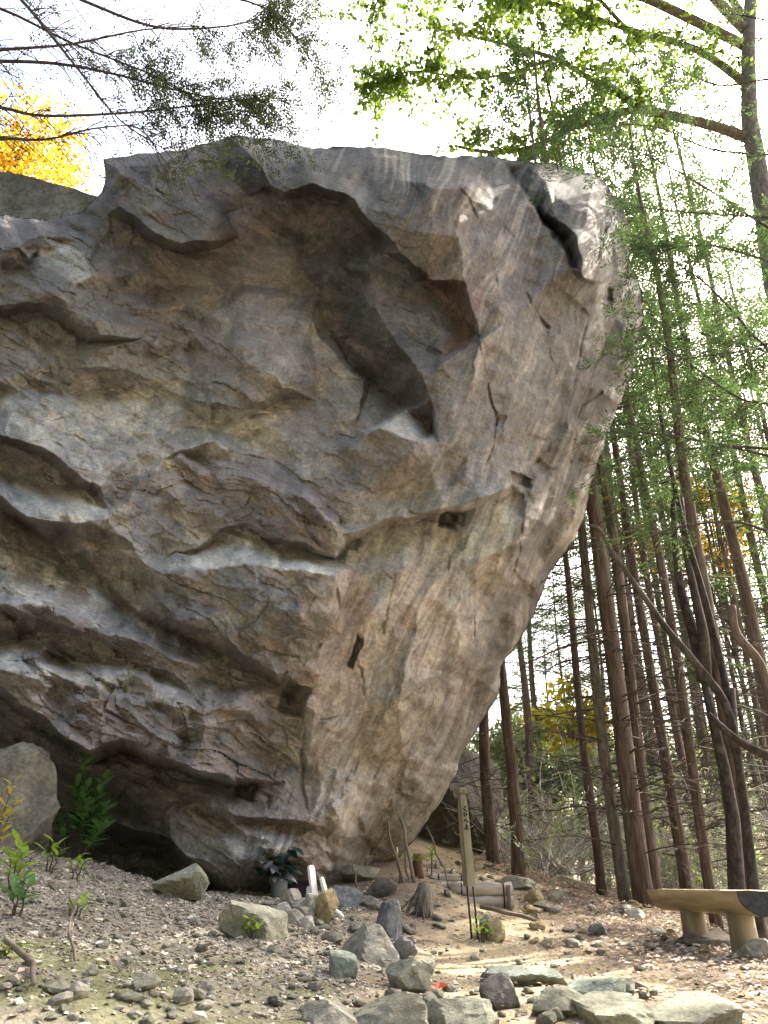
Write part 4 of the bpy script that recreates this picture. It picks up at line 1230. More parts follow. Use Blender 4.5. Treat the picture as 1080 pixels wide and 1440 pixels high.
M['gravel'] = island_stone('gravel', [(0.0, (0.14, 0.115, 0.085)), (0.35, (0.24, 0.21, 0.16)), (0.65, (0.34, 0.31, 0.25)), (0.92, (0.48, 0.45, 0.38)), (1.0, (0.60, 0.57, 0.50))])
sig = lambda t: 1 / (1 + np.exp(-t))
chips('gravel', 30000, (-3.6, 0.6), (2.9, 8.4), (0.007, 0.019), M['gravel'], 'pale gravel covering the sloping bank below the cave', 5,
      lambda x, y: sig(-(x + 0.05 + 0.12 * (y - 5)) * 7) * (0.25 + 0.75 * sig((y - 4.1) * 4)))
chips('path_grit', 3500, (-0.4, 4.5), (3.6, 10.5), (0.006, 0.018), M['gravel'], 'fine grit strewn over the dirt path', 6, lambda x, y: np.full(x.shape, 0.9))


def litter(name, n, xr, yr, sr, seed, keep, label):
    rn = np.random.default_rng(seed); r_ = random.Random(seed)
    xs = rn.uniform(*xr, n); ys = rn.uniform(*yr, n)
    kp = keep(xs, ys) > rn.uniform(0, 1, n); xs, ys = xs[kp], ys[kp]; zs = ground_np(xs, ys)
    mb = MB()
    for x, y, z in zip(xs, ys, zs):
        L = r_.uniform(*sr); a = r_.uniform(0, 6.28)
        d = Vector((math.cos(a), math.sin(a), r_.uniform(-0.25, 0.35))).normalized()
        n_ = (Vector((r_.uniform(-0.5, 0.5), r_.uniform(-0.5, 0.5), 1))).normalized()
        n_ = (n_ - d * n_.dot(d)).normalized()
        mb.leaf(Vector((x, y, z + r_.uniform(0.006, 0.03))), d, n_, L, L * r_.uniform(0.4, 0.65))
    return tag(mb.build(name, M['litter']), label, 'leaves', kind='stuff')


litter('leaf_litter', 26000, (0.7, 6.5), (3.6, 13), (0.025, 0.062), 7,
       lambda x, y: np.clip(0.10 + 0.9 * sig((np.interp(y, [3, 5.5, 6.6, 8, 9.5], [1.6, 1.75, 1.65, 1.75, 1.6]) * -1 + x) * 7) + 0.5 * sig((y - 7.8) * 3) * sig((x - 1.2) * 5), 0, 1),
       'dead brown leaves carpeting the ground around the bench and trees')
litter('leaf_scatter', 900, (-2.6, 1.4), (3.0, 9), (0.03, 0.07), 8, lambda x, y: np.full(x.shape, 0.7), 'few dead leaves scattered over the gravel bank and path')

# ------------------------------------------------------------------ bench
bt = pix(1040, 1254, 6.25)                        # top of the near end, middle
rad = 0.17
near = Vector((2.63, 6.0, 0)); far = Vector((2.42, 7.35, 0))
ztop = EYE - 0.055
ax = (far - near); Lb = ax.length; ax.normalize()
bench = empty('log_bench', (near.x, near.y, gz(near.x, near.y)), math.atan2(ax.y, ax.x))
tag(bench, 'half-log bench with yellowed timber side and blackened sawn end beneath the cedars', 'bench')
zb = bench.location.z
def half_log(x0, x1, r, zt, n=14, seg=10):
    mb = MB()
    for i in range(seg + 1):
        x = x0 + (x1 - x0) * i / seg
        for k in range(n + 1):
            a = math.pi + math.pi * k / n
            rr = r * (1 + 0.02 * math.sin(i * 1.7 + k))
            mb.v.append((x, math.cos(a) * rr * 1.05, zt + math.sin(a) * rr * 0.95))
        for k in range(1, 4):
            mb.v.append((x, r * 1.05 - 2 * r * 1.05 * k / 4, zt + 0.004 * math.sin(i + k * 2)))
    m_ = n + 4
    for i in range(seg):
        for k in range(m_):
            k2 = (k + 1) % m_
            mb.f.append((i * m_ + k, (i + 1) * m_ + k, (i + 1) * m_ + k2, i * m_ + k2))
    mb.f.append(tuple(range(m_))); mb.f.append(tuple(seg * m_ + k for k in reversed(range(m_))))
    return mb
so = half_log(0, Lb, rad, ztop - zb).build('seat_log', M['bench_wood'], bench)
eo = half_log(-0.012, -0.001, rad * 0.995, ztop - zb - 0.002, 14, 1).build('end_face', M['end_grain'], bench)
eo['label'] = 'blackened sawn end of the log'
for t in (0.30, 0.98):
    mb = MB(); x = t; zt = ztop - zb - rad * 0.86
    g_ = gz(near.x + ax.x * t, near.y + ax.y * t) - zb
    mb.tube([(x, 0, g_ - 0.1), (x, 0, g_ + 0.04), (x, 0, zt * 0.6 + g_ * 0.4), (x, 0, zt + 0.02)], [0.10, 0.098, 0.094, 0.092], 14)
    mb.build('leg', M['bench_leg'], bench, True)

# ------------------------------------------------------------------ signpost
sb = hit(661, 1322)
sY = sb.y
post = empty('wooden_signpost', (sb.x, sb.y, sb.z))
tag(post, 'weathered square wooden signpost on two thin black rods beside the path', 'signpost')
top = pix(648.5, 1108, sY); bot = pix(659, 1247, sY)
hw = 0.5 * 16 * mpp(1247, sY)
mb = MB()
d_ = (top - bot); lean = Vector((d_.x, 0, 0))
T = Vector((top.x, sY, top.z)) - sb; B = Vector((bot.x + hw * 0.15, sY, bot.z)) - sb
H = T.z - B.z
def sect(f, s): 
    c_ = B.lerp(T, f)
    return [c_ + Vector((math.cos(a) * s * 1.12, math.sin(a) * s * 1.12, 0)) for a in (R(-110), R(-20), R(70), R(160))]
def loft(mb, secs):
    b = len(mb.v); n = len(secs[0])
    for s in secs: mb.v += [tuple(p) for p in s]
    for i in range(len(secs) - 1):
        for k in range(n):
            mb.f.append((b + i * n + k, b + i * n + (k + 1) % n, b + (i + 1) * n + (k + 1) % n, b + (i + 1) * n + k))
    mb.f.append(tuple(b + k for k in reversed(range(n)))); mb.f.append(tuple(b + (len(secs) - 1) * n + k for k in range(n)))
loft(mb, [sect(0, hw * 0.95), sect(0.03, hw), sect(0.45, hw * 0.93), sect(0.78, hw * 0.86), sect(0.88, hw * 0.72), sect(0.935, hw * 0.62)])
po = mb.build('post', M['weather_wood'], post)
mb = MB(); loft(mb, [sect(0.935, hw * 0.8), sect(0.945, hw * 0.92), sect(0.985, hw * 0.92), sect(1.0, hw * 0.66)])
mb.build('cap', M['weather_wood'], post)
for sx in (-0.028, 0.022):
    mb = MB(); c_ = B + Vector((sx + 0.005, 0, 0.06)); g_ = Vector((c_.x + 0.03, 0, -0.12))
    mb.tube([g_, c_], 0.0085, 8); mb.build('rod', M['black_metal'], post, True)
# brushed characters down the face turned to the path
f0 = sect(0.5, hw); nrm = ((f0[0] + f0[1]) * 0.5 - B.lerp(T, 0.5)).normalized()
f0 = sect(0.6, hw * 0.9)
right = (sect(0.6, hw)[1] - sect(0.6, hw)[0]).normalized()
STROKES = {0: [[(0.3, 0.5), (-0.35, 0.0), (0.35, -0.5)]], 1: [[(-0.25, 0.45), (-0.3, -0.2), (-0.12, -0.4)], [(0.2, 0.3), (0.28, -0.2)]],
           2: [[(-0.45, -0.1), (-0.12, 0.25), (0.45, -0.3)]], 3: [[(0, 0.5), (0, -0.4)], [(0.02, 0.1), (0.32, 0.08)], [(-0.45, -0.42), (0.45, -0.42)]]}
mb = MB()
for k in range(4):
    fz = 0.78 - k * 0.062
    s_ = hw * (0.86 if fz < 0.8 else 0.8) * 0.97
    c_ = B.lerp(T, fz); sc_ = sect(fz, hw * (0.93 + (0.86 - 0.93) * (fz - 0.45) / 0.33))
    mid = (sc_[0] + sc_[1]) * 0.5 + nrm * 0.0025
    for st in STROKES[k]:
        pts = [mid + right * (x * hw * 0.95) + Vector((0, 0, y * H * 0.05)) for x, y in st]
        mb.tube(pts, 0.0062, 5)
mb.build('lettering', M['ink'], po)

# ------------------------------------------------------------------ log steps
def log_step(px0, px1, py, hpx, Y, label, tie_at, two=False, Yr=None):
    a = pix(px0, py, Y); b = pix(px1, py, Yr or Y)
    r = hpx * mpp(py, Y) * 0.5
    e = empty('log_step', ((a.x + b.x) / 2, (a.y + b.y) / 2, min(gz(a.x, a.y), a.z - r)))
    tag(e, label, 'step', 'log steps climbing beside the boulder')
    o0 = e.location
    rows = [0.0, -2 * r] if two else [0.0]
    for dz in rows:
        mb = MB(); n = 7
        pts = [a.lerp(b, i / n) - o0 + Vector((0, 0, dz + 0.006 * math.sin(i * 2.1 + px0))) for i in range(n + 1)]
        mb.tube(pts, [r * (1 + 0.06 * math.sin(i * 1.9 + py)) for i in range(n + 1)], 12)
        mb.build('log', M['log_wood'], e, True)
    for t in tie_at:
        c_ = a.lerp(b, t) - o0; mb = MB(); ring = []
        rr = r * 1.07; lo = -2 * r if two else 0
        for k in range(13):
            an = 2 * math.pi * k / 12
            z = math.sin(an) * rr; ring.append(c_ + Vector((0, -math.cos(an) * rr, z if z > 0 else z + lo)))
        mb.tube(ring, 0.008, 5, False); mb.build('wire_tie', M['black_metal'], e, True)
    mb = MB(); c_ = b - o0 + Vector((-0.05, -r - 0.03, 0))
    mb.tube([c_ + Vector((0, 0, -0.35)), c_ + Vector((0, 0, r * 0.6))], 0.022, 8); mb.build('stake', M['stick_wood'], e, True)
log_step(634, 720, 1250, 17, 8.6, 'lowest log step of two stacked timbers bound with wire', (0.17, 0.85), True)
log_step(606, 702, 1246, 10, 8.95, 'second log step above the stacked timbers', (0.25, 0.75))
log_step(604, 668, 1235, 10, 9.4, 'third log step partly behind the signpost', (0.2, 0.7))
log_step(594, 640, 1227, 8, 9.9, 'fourth log step half covered by stones', (0.15, 0.9))
log_step(590, 618, 1218, 9, 10.4, 'highest short log step near the boulder foot', (0.8,))

# ------------------------------------------------------------------ sticks, slats and the offering plant
def stick(name, p, q, r, mat, label, cat, group=None, bend=0.02, sides=7):
    p, q = Vector(p), Vector(q)
    e_ = bpy.data.objects
    mb = MB(); n = 5; rg = random.Random(int(p.x * 1000 + q.z * 777))
    pts = [p.lerp(q, i / n) - p + Vector((rg.uniform(-bend, bend), rg.uniform(-bend, bend), 0)) * (0 < i < n) for i in range(n + 1)]
    mb.tube(pts, [r * (1 - 0.25 * i / n) for i in range(n + 1)], sides)
    o = mb.build(name, M[mat], None, True); o.location = p
    return tag(o, label, cat, group)


def seen(px, py, Y): return pix(px, py, Y)
gs = 'sticks propped against the boulder'
for (x0, y0, x1, y1, r, lb) in ((569, 1243, 545.5, 1156, 0.014, 'longest thin stick leaning left against the boulder foot'),
                                (586, 1243, 563, 1149, 0.020, 'thick dark walking stick propped against the boulder foot'),
                                (566, 1243, 558, 1192, 0.017, 'short straight stick between the longer leaning sticks'),
                                (575, 1243, 570, 1190, 0.015, 'short stick beside the thick walking stick'),
                                (502, 1252, 497, 1213, 0.010, 'slender twig standing upright behind the squared block')):
    b = hit(x0, y0, 6, 11); t_ = pix(x1, y1, min(b.y + 0.35, 9.4))
    stick('leaning_stick', b - Vector((0, 0, 0.05)), t_, r, 'stick_wood', lb, 'stick')
b = hit(637, 1256, 6, 11)
stick('leaning_stick', b - Vector((0, 0, 0.05)), pix(600, 1163, b.y + 0.5), 0.010, 'stick_wood', 'thin bent stem rising across the log steps', 'stick', bend=0.03)
# brown stump
p = pix(587, 1230, 8.9); mb = MB()
mb.tube([p - p, Vector((0, 0, 0.1)), Vector((0.01, 0, 0.24))], [0.075, 0.06, 0.05], 9)
M['stump'] = plain_mat('stump', (0.13, 0.07, 0.045), 0.5, 14, 0.9, 0.6, (1, 1, 0.3))
o = mb.build('tree_stump', M['stump'], None, True); o.location = p - Vector((0, 0, 0.04)); tag(o, 'short red-brown stump beside the leaning sticks', 'stump')
# eroded root clump
mb = MB(); rg = random.Random(9); c_ = hit(597, 1290, 5, 10)
for k in range(16):
    a = rg.uniform(2.4, 5.6); L = rg.uniform(0.15, 0.4); z = rg.uniform(0.12, 0.34); pts = [Vector((rg.uniform(-0.08, 0.08), 0.05, z))]
    for i in range(4):
        pts.append(pts[-1] + Vector((math.cos(a) * L / 4 + rg.uniform(-.02, .02), math.sin(a) * L / 6, -z / 4 - 0.01)))
    mb.tube(pts, [0.018, 0.015, 0.012, 0.009, 0.005], 5)
mb.tube([(0, 0.08, -0.05), (0, 0.07, 0.15), (0.01, 0.08, 0.36)], [0.13, 0.11, 0.07], 9)
o = mb.build('root_clump', M['grey_bark'], None, True); o.scale = (.7, .7, .75); o.location = c_; tag(o, 'exposed tangle of grey roots in the eroded bank below the sticks', 'roots')

for (x0, y0, x1, y1, w, lb) in ((445, 1284, 437, 1217, 11, 'tall white wooden slat leaning behind the upright tan stone'),
                                (466, 1284, 452, 1234, 7, 'thin white wooden slat beside the taller one'),
                                (435, 1282, 435, 1247, 8, 'short white wooden stake left of the tall slat')):
    Y = hit(445, 1296).y + 0.12
    a, b = pix(x0, y0, Y), pix(x1, y1, Y + 0.05); mp = mpp(1250, Y)
    d = (b - a); L = d.length; rot = d.to_track_quat('Z', 'Y').to_matrix()
    mb = MB(); wv = w * mp / 2
    for f, s in ((0, 0.9), (0.02, 1), (0.93, 1), (1.0, 0.75)):
        for sx, sy in ((-1, -1), (1, -1), (1, 1), (-1, 1)): mb.v.append((sx * wv * s, sy * 0.011, L * f))
    for i in range(3):
        for k in range(4): mb.f.append((i * 4 + k, i * 4 + (k + 1) % 4, i * 4 + 4 + (k + 1) % 4, i * 4 + 4 + k))
    mb.f += [(3, 2, 1, 0), (12, 13, 14, 15)]
    o = mb.build('wooden_lath', M['white_wood']); o.location = a; o.rotation_euler = rot.to_euler(); tag(o, lb, 'slat')
# bleached root bent beside the slats
stick('bleached_branch', pix(455, 1264, hit(445, 1296).y + 0.05), pix(482, 1290, hit(445, 1296).y + 0.02), 0.02, 'white_wood', 'short bleached branch lying against the thin white slat', 'branch')
# low dark box under the overhang
bxp = pix(418, 1262, 7.95)
mb = MB(); mb.box((0, 0, 0.07), (0.36, 0.2, 0.2)); mb.box((0, 0, 0.175), (0.39, 0.23, 0.02))
o = mb.build('offering_box', M['box_dark']); o.location = (bxp.x, bxp.y, bxp.z - 0.04); tag(o, 'low dark wooden box between the silver-leaved plant and the slats', 'box')


def leaf_mesh(name, L, W, mat, droop=0.15, n=4):
    """single leaf: pointed blade with a folded midrib and a drooping tip"""
    v, f = [], []
    prof = [0.12, 0.75, 1.0, 0.7, 0.05]
    for i in range(5):
        t = i / 4; w = W / 2 * prof[i]; z = -droop * L * t * t
        v += [(L * t, -w, z + w * 0.25), (L * t, 0, z), (L * t, w, z + w * 0.25)]
    for i in range(4):
        a = i * 3
        f += [(a, a + 3, a + 4, a + 1), (a + 1, a + 4, a + 5, a + 2)]
    me = bpy.data.meshes.new(name); me.from_pydata(v, [], f); me.materials.append(mat)
    me.polygons.foreach_set('use_smooth', [True] * len(me.polygons)); me.update()
    return me


def put_leaf(me, parent, p, d, roll=0.0, s=1.0, up=Vector((0, 0, 1))):
    o = bpy.data.objects.new('leaf', me)
    x = d.normalized(); z = up - x * up.dot(x)
    z = z.normalized() if z.length > 1e-3 else x.orthogonal().normalized()
    y = z.cross(x)
    mt = Matrix((x, y, z)).transposed() @ Matrix.Rotation(roll, 3, 'X')
    o.rotation_euler = mt.to_euler(); o.location = p; o.scale = (s, s, s)
    return link(o, parent)


def leafy_plant(name, base, stems, nleaf, Lf, mat, label, cat, seed, stem_mat='twig', spread=0.5, pairs=True, leafmat2=None):
    """upright plant: stems with leaves set along them; stems = [(dx, dy, height)]"""
    e = empty(name, base); tag(e, label, cat)
    rg = random.Random(seed)
    lm = [leaf_mesh('leaf', Lf, Lf * 0.34, M[mat]), leaf_mesh('leaf', Lf * 0.85, Lf * 0.3, M[leafmat2 or mat], 0.3)]
    for dx, dy, h in stems:
        pts = [Vector((dx * 0.25, dy * 0.25, -0.04))]
        for i in range(1, 6):
            t = i / 5; pts.append(Vector((dx * (0.25 + 0.75 * t ** 1.3), dy * (0.25 + 0.75 * t ** 1.3), h * t)) + Vector((rg.uniform(-.012, .012), rg.uniform(-.012, .012), 0)))
        mb = MB(); mb.tube(pts, [0.007, 0.006, 0.005, 0.004, 0.003, 0.002], 5); mb.build('stem', M[stem_mat], e, True)
        for k in range(nleaf):
            t = 0.35 + 0.65 * (k + rg.uniform(0, .6)) / nleaf; q = t * 5; i = min(4, int(q)); p = pts[i].lerp(pts[i + 1], q - i)
            a = k * 2.4 + rg.uniform(-.3, .3)
            d = Vector((math.cos(a), math.sin(a), rg.uniform(0.1, 0.7) + t * 0.5))
            put_leaf(rg.choice(lm), e, p, d, rg.uniform(-.4, .4), rg.uniform(0.75, 1.1))
    return e


b = pix(105, 1212, 7.1)
rg = random.Random(3)
leafy_plant('evergreen_shrub', Vector((b.x, b.y, gz(b.x, b.y))), [(-0.07, 0.0, 0.86), (-0.06, -0.1, 0.58), (0.15, -0.05, 0.64), (0.02, -0.1, 0.55), (0.22, -0.06, 0.42), (0.08, -0.12, 0.45), (-0.26, -0.08, 0.42), (0.26, -0.12, 0.24), (0.12, 0.05, 0.55)], 32, 0.155, 'shrub_leaf',
            'dark glossy evergreen shrub growing at the mouth of the cave', 'shrub', 12)
for (x, y, h, n, Lf, mt, lb, sd) in ((70, 1228, 0.14, 5, 0.10, 'young_leaf', 'seedling with bright green lobed leaves below the evergreen shrub', 1),
                                     (105, 1240, 0.12, 4, 0.08, 'young_leaf', 'yellow-green seedling on the gravel beside the green seedling', 2),
                                     (15, 1258, 0.20, 8, 0.11, 'young_leaf', 'light green weed rooted in the bank below the leaning boulder', 3),
                                     (22, 1290, 0.14, 7, 0.10, 'shrub_leaf', 'low dark green weed under the light green weed', 4),
                                     (105, 1290, 0.07, 4, 0.08, 'young_leaf', 'tiny pale sprout in the gravel above the dead twig', 5),
                                     (352, 1320, 0.07, 6, 0.06, 'young_leaf', 'small green tuft sprouting by the broad flat rock', 6),
                                     (678, 1325, 0.10, 7, 0.07, 'young_leaf', 'little green weed at the base of the signpost rods', 7),
                                     (738, 1222, 0.22, 9, 0.09, 'young_leaf', 'bright weed at the foot of a cedar trunk above the steps', 8),
                                     (40, 1195, 0.32, 9, 0.07, 'shrub_leaf', 'thin grassy weed against the leaning boulder', 9)):
    b = hit(x, y)
    h *= 1.5; Lf *= 1.35
    leafy_plant('weed', b, [(0, 0, h), (0.06, -0.03, h * 0.8), (-0.06, 0.02, h * 0.7)], n, Lf, mt, lb, 'plant', sd)
b = pix(-12, 1180, 5.6)
leafy_plant('yellow_sapling', Vector((b.x, b.y, gz(b.x, b.y))), [(0.06, 0, 0.62), (0.10, 0.02, 0.45), (0.0, 0, 0.55)], 14, 0.10, 'yellow_leaf', 'sapling with yellow autumn leaves before the leaning boulder', 'sapling', 15)
b = pix(606, 1215, 9.3)
leafy_plant('sapling', Vector((b.x, b.y, gz(b.x, b.y))), [(0.03, 0, 0.45), (0.0, 0, 0.36)], 6, 0.09, 'young_leaf', 'sapling with lime green leaves beside the thin bent stem', 'sapling', 16)


def fern(base, n, L, label, seed, mat='fern_leaf', arc=(0.2, 2.9)):
    e = empty('fern', base); tag(e, label, 'fern'); rg = random.Random(seed)
    lm = leaf_mesh('leaflet', L * 0.3, L * 0.07, M[mat], 0.2)
    for k in range(n):
        a = arc[0] + (arc[1] - arc[0]) * (k + rg.random()) / n + math.pi
        pts = []
        for i in range(7):
            t = i / 6; pts.append(Vector((math.cos(a) * L * t * 0.9, math.sin(a) * L * t * 0.9, L * (0.75 * t - 0.62 * t * t))))
        mb = MB(); mb.tube(pts, [0.004, 0.0035, 0.003, 0.003, 0.0025, 0.002, 0.001], 4)
        st = mb.build('frond', M[mat], e)
        for i in range(1, 7):
            for s in (-1, 1):
                d = Vector((math.cos(a + s * 1.1), math.sin(a + s * 1.1), -0.1))
                o = put_leaf(lm, st, pts[i], d, 0, 1.1 - 0.13 * i); o.name = 'leaflet'
    return e


fern(Vector(pix(588, 1213, 8.8)), 6, 0.36, 'yellow-green fern drooping over the red-brown stump', 4, arc=(-0.3, 3.4))
fern(hit(8, 1345), 5, 0.22, 'pale fern fronds hanging from the bank below the dark green weed', 5)

# silver-leaved plant in a vase
b = pix(392, 1262, 7.75)
e = empty('potted_plant', b - Vector((0, 0, 0.02))); e.scale = (1.25, 1.25, 1.25); tag(e, 'dark plant with silvery leaves in a grey vase at the boulder foot', 'plant')
mb = MB(); mb.tube([(0, 0, 0), (0, 0, 0.04), (0, 0, 0.12), (0, 0, 0.17), (0, 0, 0.19)], [0.045, 0.055, 0.062, 0.045, 0.055], 14); mb.build('vase', M['vase'], e, True)
rg = random.Random(8)
lm = [leaf_mesh('leaf', 0.15, 0.075, M['silver_leaf'], 0.25), leaf_mesh('leaf', 0.13, 0.06, M['night_leaf'], 0.3), leaf_mesh('leaf', 0.16, 0.07, M['night_leaf'], 0.2)]
for k in range(11):
    a = rg.uniform(0, 6.28); tip = Vector((math.cos(a) * rg.uniform(.08, .24) - 0.05, math.sin(a) * 0.12 - 0.06, rg.uniform(0.18, 0.42)))
    mb = MB(); pts = [Vector((0, 0, 0.15)), Vector((tip.x * .4, tip.y * .4, 0.15 + (tip.z - .15) * .6)), tip]; mb.tube(pts, [.005, .004, .003], 5); mb.build('stem', M['twig'], e)
    for j in range(9):
        t = 0.25 + 0.75 * j / 8; p = pts[0].lerp(pts[2], t); an = rg.uniform(0, 6.28)
        side = lm[0] if (p.x < 0 and rg.random() < 0.65) else rg.choice(lm[1:])
        put_leaf(side, e, p, Vector((math.cos(an), math.sin(an) - 0.3, rg.uniform(-0.5, 0.4))), rg.uniform(-.6, .6), rg.uniform(.8, 1.15))

# red maple leaf and twigs on the ground
b = hit(616, 1395); mb = MB()
for a in (-2.2, -1.1, 0, 1.1, 2.2):
    d = Vector((math.cos(a + 1.3), math.sin(a + 1.3), 0.35)).normalized(); mb.leaf(Vector((0, 0, 0.012)), d, Vector((0, -0.3, 1)).normalized(), 0.075 if abs(a) < 1.5 else 0.05, 0.03)
M['red_leaf'] = leaf_mat('red_leaf', (0.30, 0.03, 0.015), (0.42, 0.07, 0.03), 0.3)
o = mb.build('fallen_leaf', M['red_leaf']); o.location = b; tag(o, 'red fallen leaf on the path under the squat greenish rock', 'leaf')
b0, b1 = hit(106, 1360), hit(92, 1296)
stick('dead_twig', b0, b1 + Vector((0, 0, 0.12)), 0.008, 'stick_wood', 'dead forked twig standing in the mossy bank', 'twig', bend=0.03)
b0, b1 = hit(5, 1340), hit(45, 1400)
stick('dead_branch', b0 + Vector((0, 0, .05)), b1 + Vector((0, 0, .03)), 0.014, 'stick_wood', 'grey dead branch lying down the left of the bank', 'branch', bend=0.04)
b0, b1 = hit(676, 1282, 5, 12), hit(760, 1300, 5, 12)
stick('dead_branch', b0 + Vector((0, 0, .04)), b1 + Vector((0, 0, .02)), 0.02, 'stick_wood', 'crooked branch lying on the path below the lowest log step', 'branch', bend=0.05)

# ------------------------------------------------------------------ trees
def droop_branch(mb, p, a, L, r, rng, rise=0.15, droop=0.35, twigs=5, sides=4, tw=True):
    """thin dead branch with side twigs; returns its points"""
    pts = []; wob = rng.uniform(-0.4, 0.4)
    for i in range(6):
        t = i / 5; aa = a + wob * t
        pts.append(p + Vector((math.cos(aa) * L * t, math.sin(aa) * L * t, L * (rise * t - droop * t * t))) + Vector((rng.uniform(-.02, .02), rng.uniform(-.02, .02), rng.uniform(-.02, .02))) * L * (i > 0))
    mb.tube(pts, [r, r * .85, r * .7, r * .5, r * .35, r * .15], sides, False)
    if tw:
        for k in range(twigs):
            t = rng.uniform(0.25, 0.95); q = t * 5; i = min(4, int(q)); b = pts[i].lerp(pts[i + 1], q - i)
            s = rng.choice((-1, 1)); aa = a + s * rng.uniform(0.5, 1.2); l = L * rng.uniform(0.15, 0.45) * (1.2 - t)
            m_ = b + Vector((math.cos(aa) * l * .5, math.sin(aa) * l * .5, l * rng.uniform(-.15, .25)))
            e_ = b + Vector((math.cos(aa + s * .2) * l, math.sin(aa + s * .2) * l, l * rng.uniform(-.5, .3)))
            mb.tube([b, m_, e_], [r * .4, r * .3, r * .12], 3, False)
    return pts


def spray(mb, p, d, L, rng, n=9, leaf=0.075, width=0.03):
    """flat conifer spray: short leafy fingers either side of an axis"""
    d = d.normalized(); up = Vector((rng.uniform(-.4, .4), rng.uniform(-.4, .4), 1)).normalized(); s = d.cross(up)
    if s.length < 1e-3: s = d.orthogonal()
    s.normalize(); nn = s.cross(d).normalized()
    for k in range(n):
        t = (k + 0.5) / n; sg = 1 if k % 2 else -1
        b = p + d * (L * t) + Vector((0, 0, -0.25 * L * t * t))
        dd = (d * 0.75 + s * sg * (0.9 - 0.3 * t) + Vector((0, 0, rng.uniform(-.45, .1)))).normalized()
        mb.leaf(b, dd, nn, leaf * rng.uniform(.7, 1.3) * (1.15 - .5 * t), width)
    mb.leaf(p + d * L * .9, d, nn, leaf, width)


H0 = 17.0


def conifer_parts(seed, live0=6.0, nlive=46, ndead=64):
    rng = random.Random(seed)
    dead = MB(); live = MB(); fol = MB()
    for k in range(ndead):
        z = rng.uniform(1.2, live0 + 3) if k > 10 else rng.uniform(0.8, 3)
        droop_branch(dead, Vector((0, 0, z)), rng.uniform(0, 6.283), rng.uniform(0.4, 1.9), rng.uniform(.007, .016), rng, rng.uniform(-.1, .45), rng.uniform(.1, .5), 6)
    for k in range(nlive):
        f = (k + rng.random()) / nlive; z = live0 + (H0 - 0.3 - live0) * f
        L = (2.4 * (1 - f) ** .7 + 0.35) * rng.uniform(.65, 1.15); a = rng.uniform(0, 6.283)
        pts = droop_branch(live, Vector((0, 0, z)), a, L, 0.018 * (1.2 - f), rng, 0.2 + .3 * f, .35, 0, 4, False)
        nt_ = max(5, int(12 * L / 2))
        for j in range(nt_):
            t = 0.25 + 0.75 * (j + rng.random()) / nt_; q = t * 5; i = min(4, int(q)); b = pts[i].lerp(pts[i + 1], min(1, q - i))
            for s in (-1, 1):
                aa = a + s * rng.uniform(.5, 1.1); l = (0.25 + .35 * (1 - t)) * rng.uniform(.7, 1.3)
                spray(fol, b, Vector((math.cos(aa), math.sin(aa), rng.uniform(-.4, .1))), l, rng, 9, 0.10, 0.034)
        spray(fol, pts[-1], Vector((math.cos(a), math.sin(a), -.4)), .35, rng, 9, 0.10, 0.034)
    return (dead.mesh('dead_branches', M['twig']), live.mesh('limbs', M['twig']), fol.mesh('foliage', M['cedar_leaf']))


VAR = [conifer_parts(100 + i, (6.2, 5.6, 6.8, 5.0, 7.5)[i], (58, 54, 52, 50, 24)[i]) for i in range(5)]


def trunk_mesh(seed, r, H, mat, bend=0.05, pts=None, flare=1.25, sides=14, n=26):
    rng = random.Random(seed); mb = MB()
    if pts is None:
        ph = rng.uniform(0, 6); pts = [Vector((math.sin(i * .5 + ph) * bend * (i > 0), math.cos(i * .4 + ph * 2) * bend * (i > 0), H * i / n - (0.3 if i == 0 else 0))) for i in range(n + 1)]
    m_ = len(pts)
    rd = [r * (flare if i == 0 else 1 + (flare - 1) * max(0, 1 - i * 1.2)) * (1 - 0.9 * (i / (m_ - 1)) ** 1.15) + 0.006 for i in range(m_)]
    mb.tube(pts, rd, sides)
    v = np.array(mb.v); c = np.array([p[:] for p in pts]).repeat(sides, 0)
    k = np.tile(np.arange(sides), m_)
    nz = fbm(k * 0.9 + seed, v[:len(c), 2] * 0.6, seed, 2)
    v[:len(c)] = c + (v[:len(c)] - c) * (1 + 0.13 * nz)[:, None]
    mb.v = [tuple(q) for q in v]
    return mb.mesh('trunk', M[mat], True)


def cedar(x, y, r, label, var, rot=0.0, s=1.0, mat='red_bark', group=None, seed=None, crown=True, lean=(0, 0)):
    z = gz(x, y)
    e = empty('cedar_tree', (x, y, z - 0.02), rot); e.rotation_euler = (lean[0], lean[1], rot)
    tag(e, label, 'tree', group)
    t_ = bpy.data.objects.new('trunk', trunk_mesh(seed or int(x * 91 + y * 17) % 9999, r, H0 * s, mat)); link(t_, e)
    for nm, me in zip(('dead_branches', 'limbs', 'foliage'), VAR[var]):
        if not crown and nm != 'dead_branches': continue
        o = bpy.data.objects.new(nm, me); o.scale = (s, s, s); link(o, e)
        o['kind'] = 'stuff'
    return e


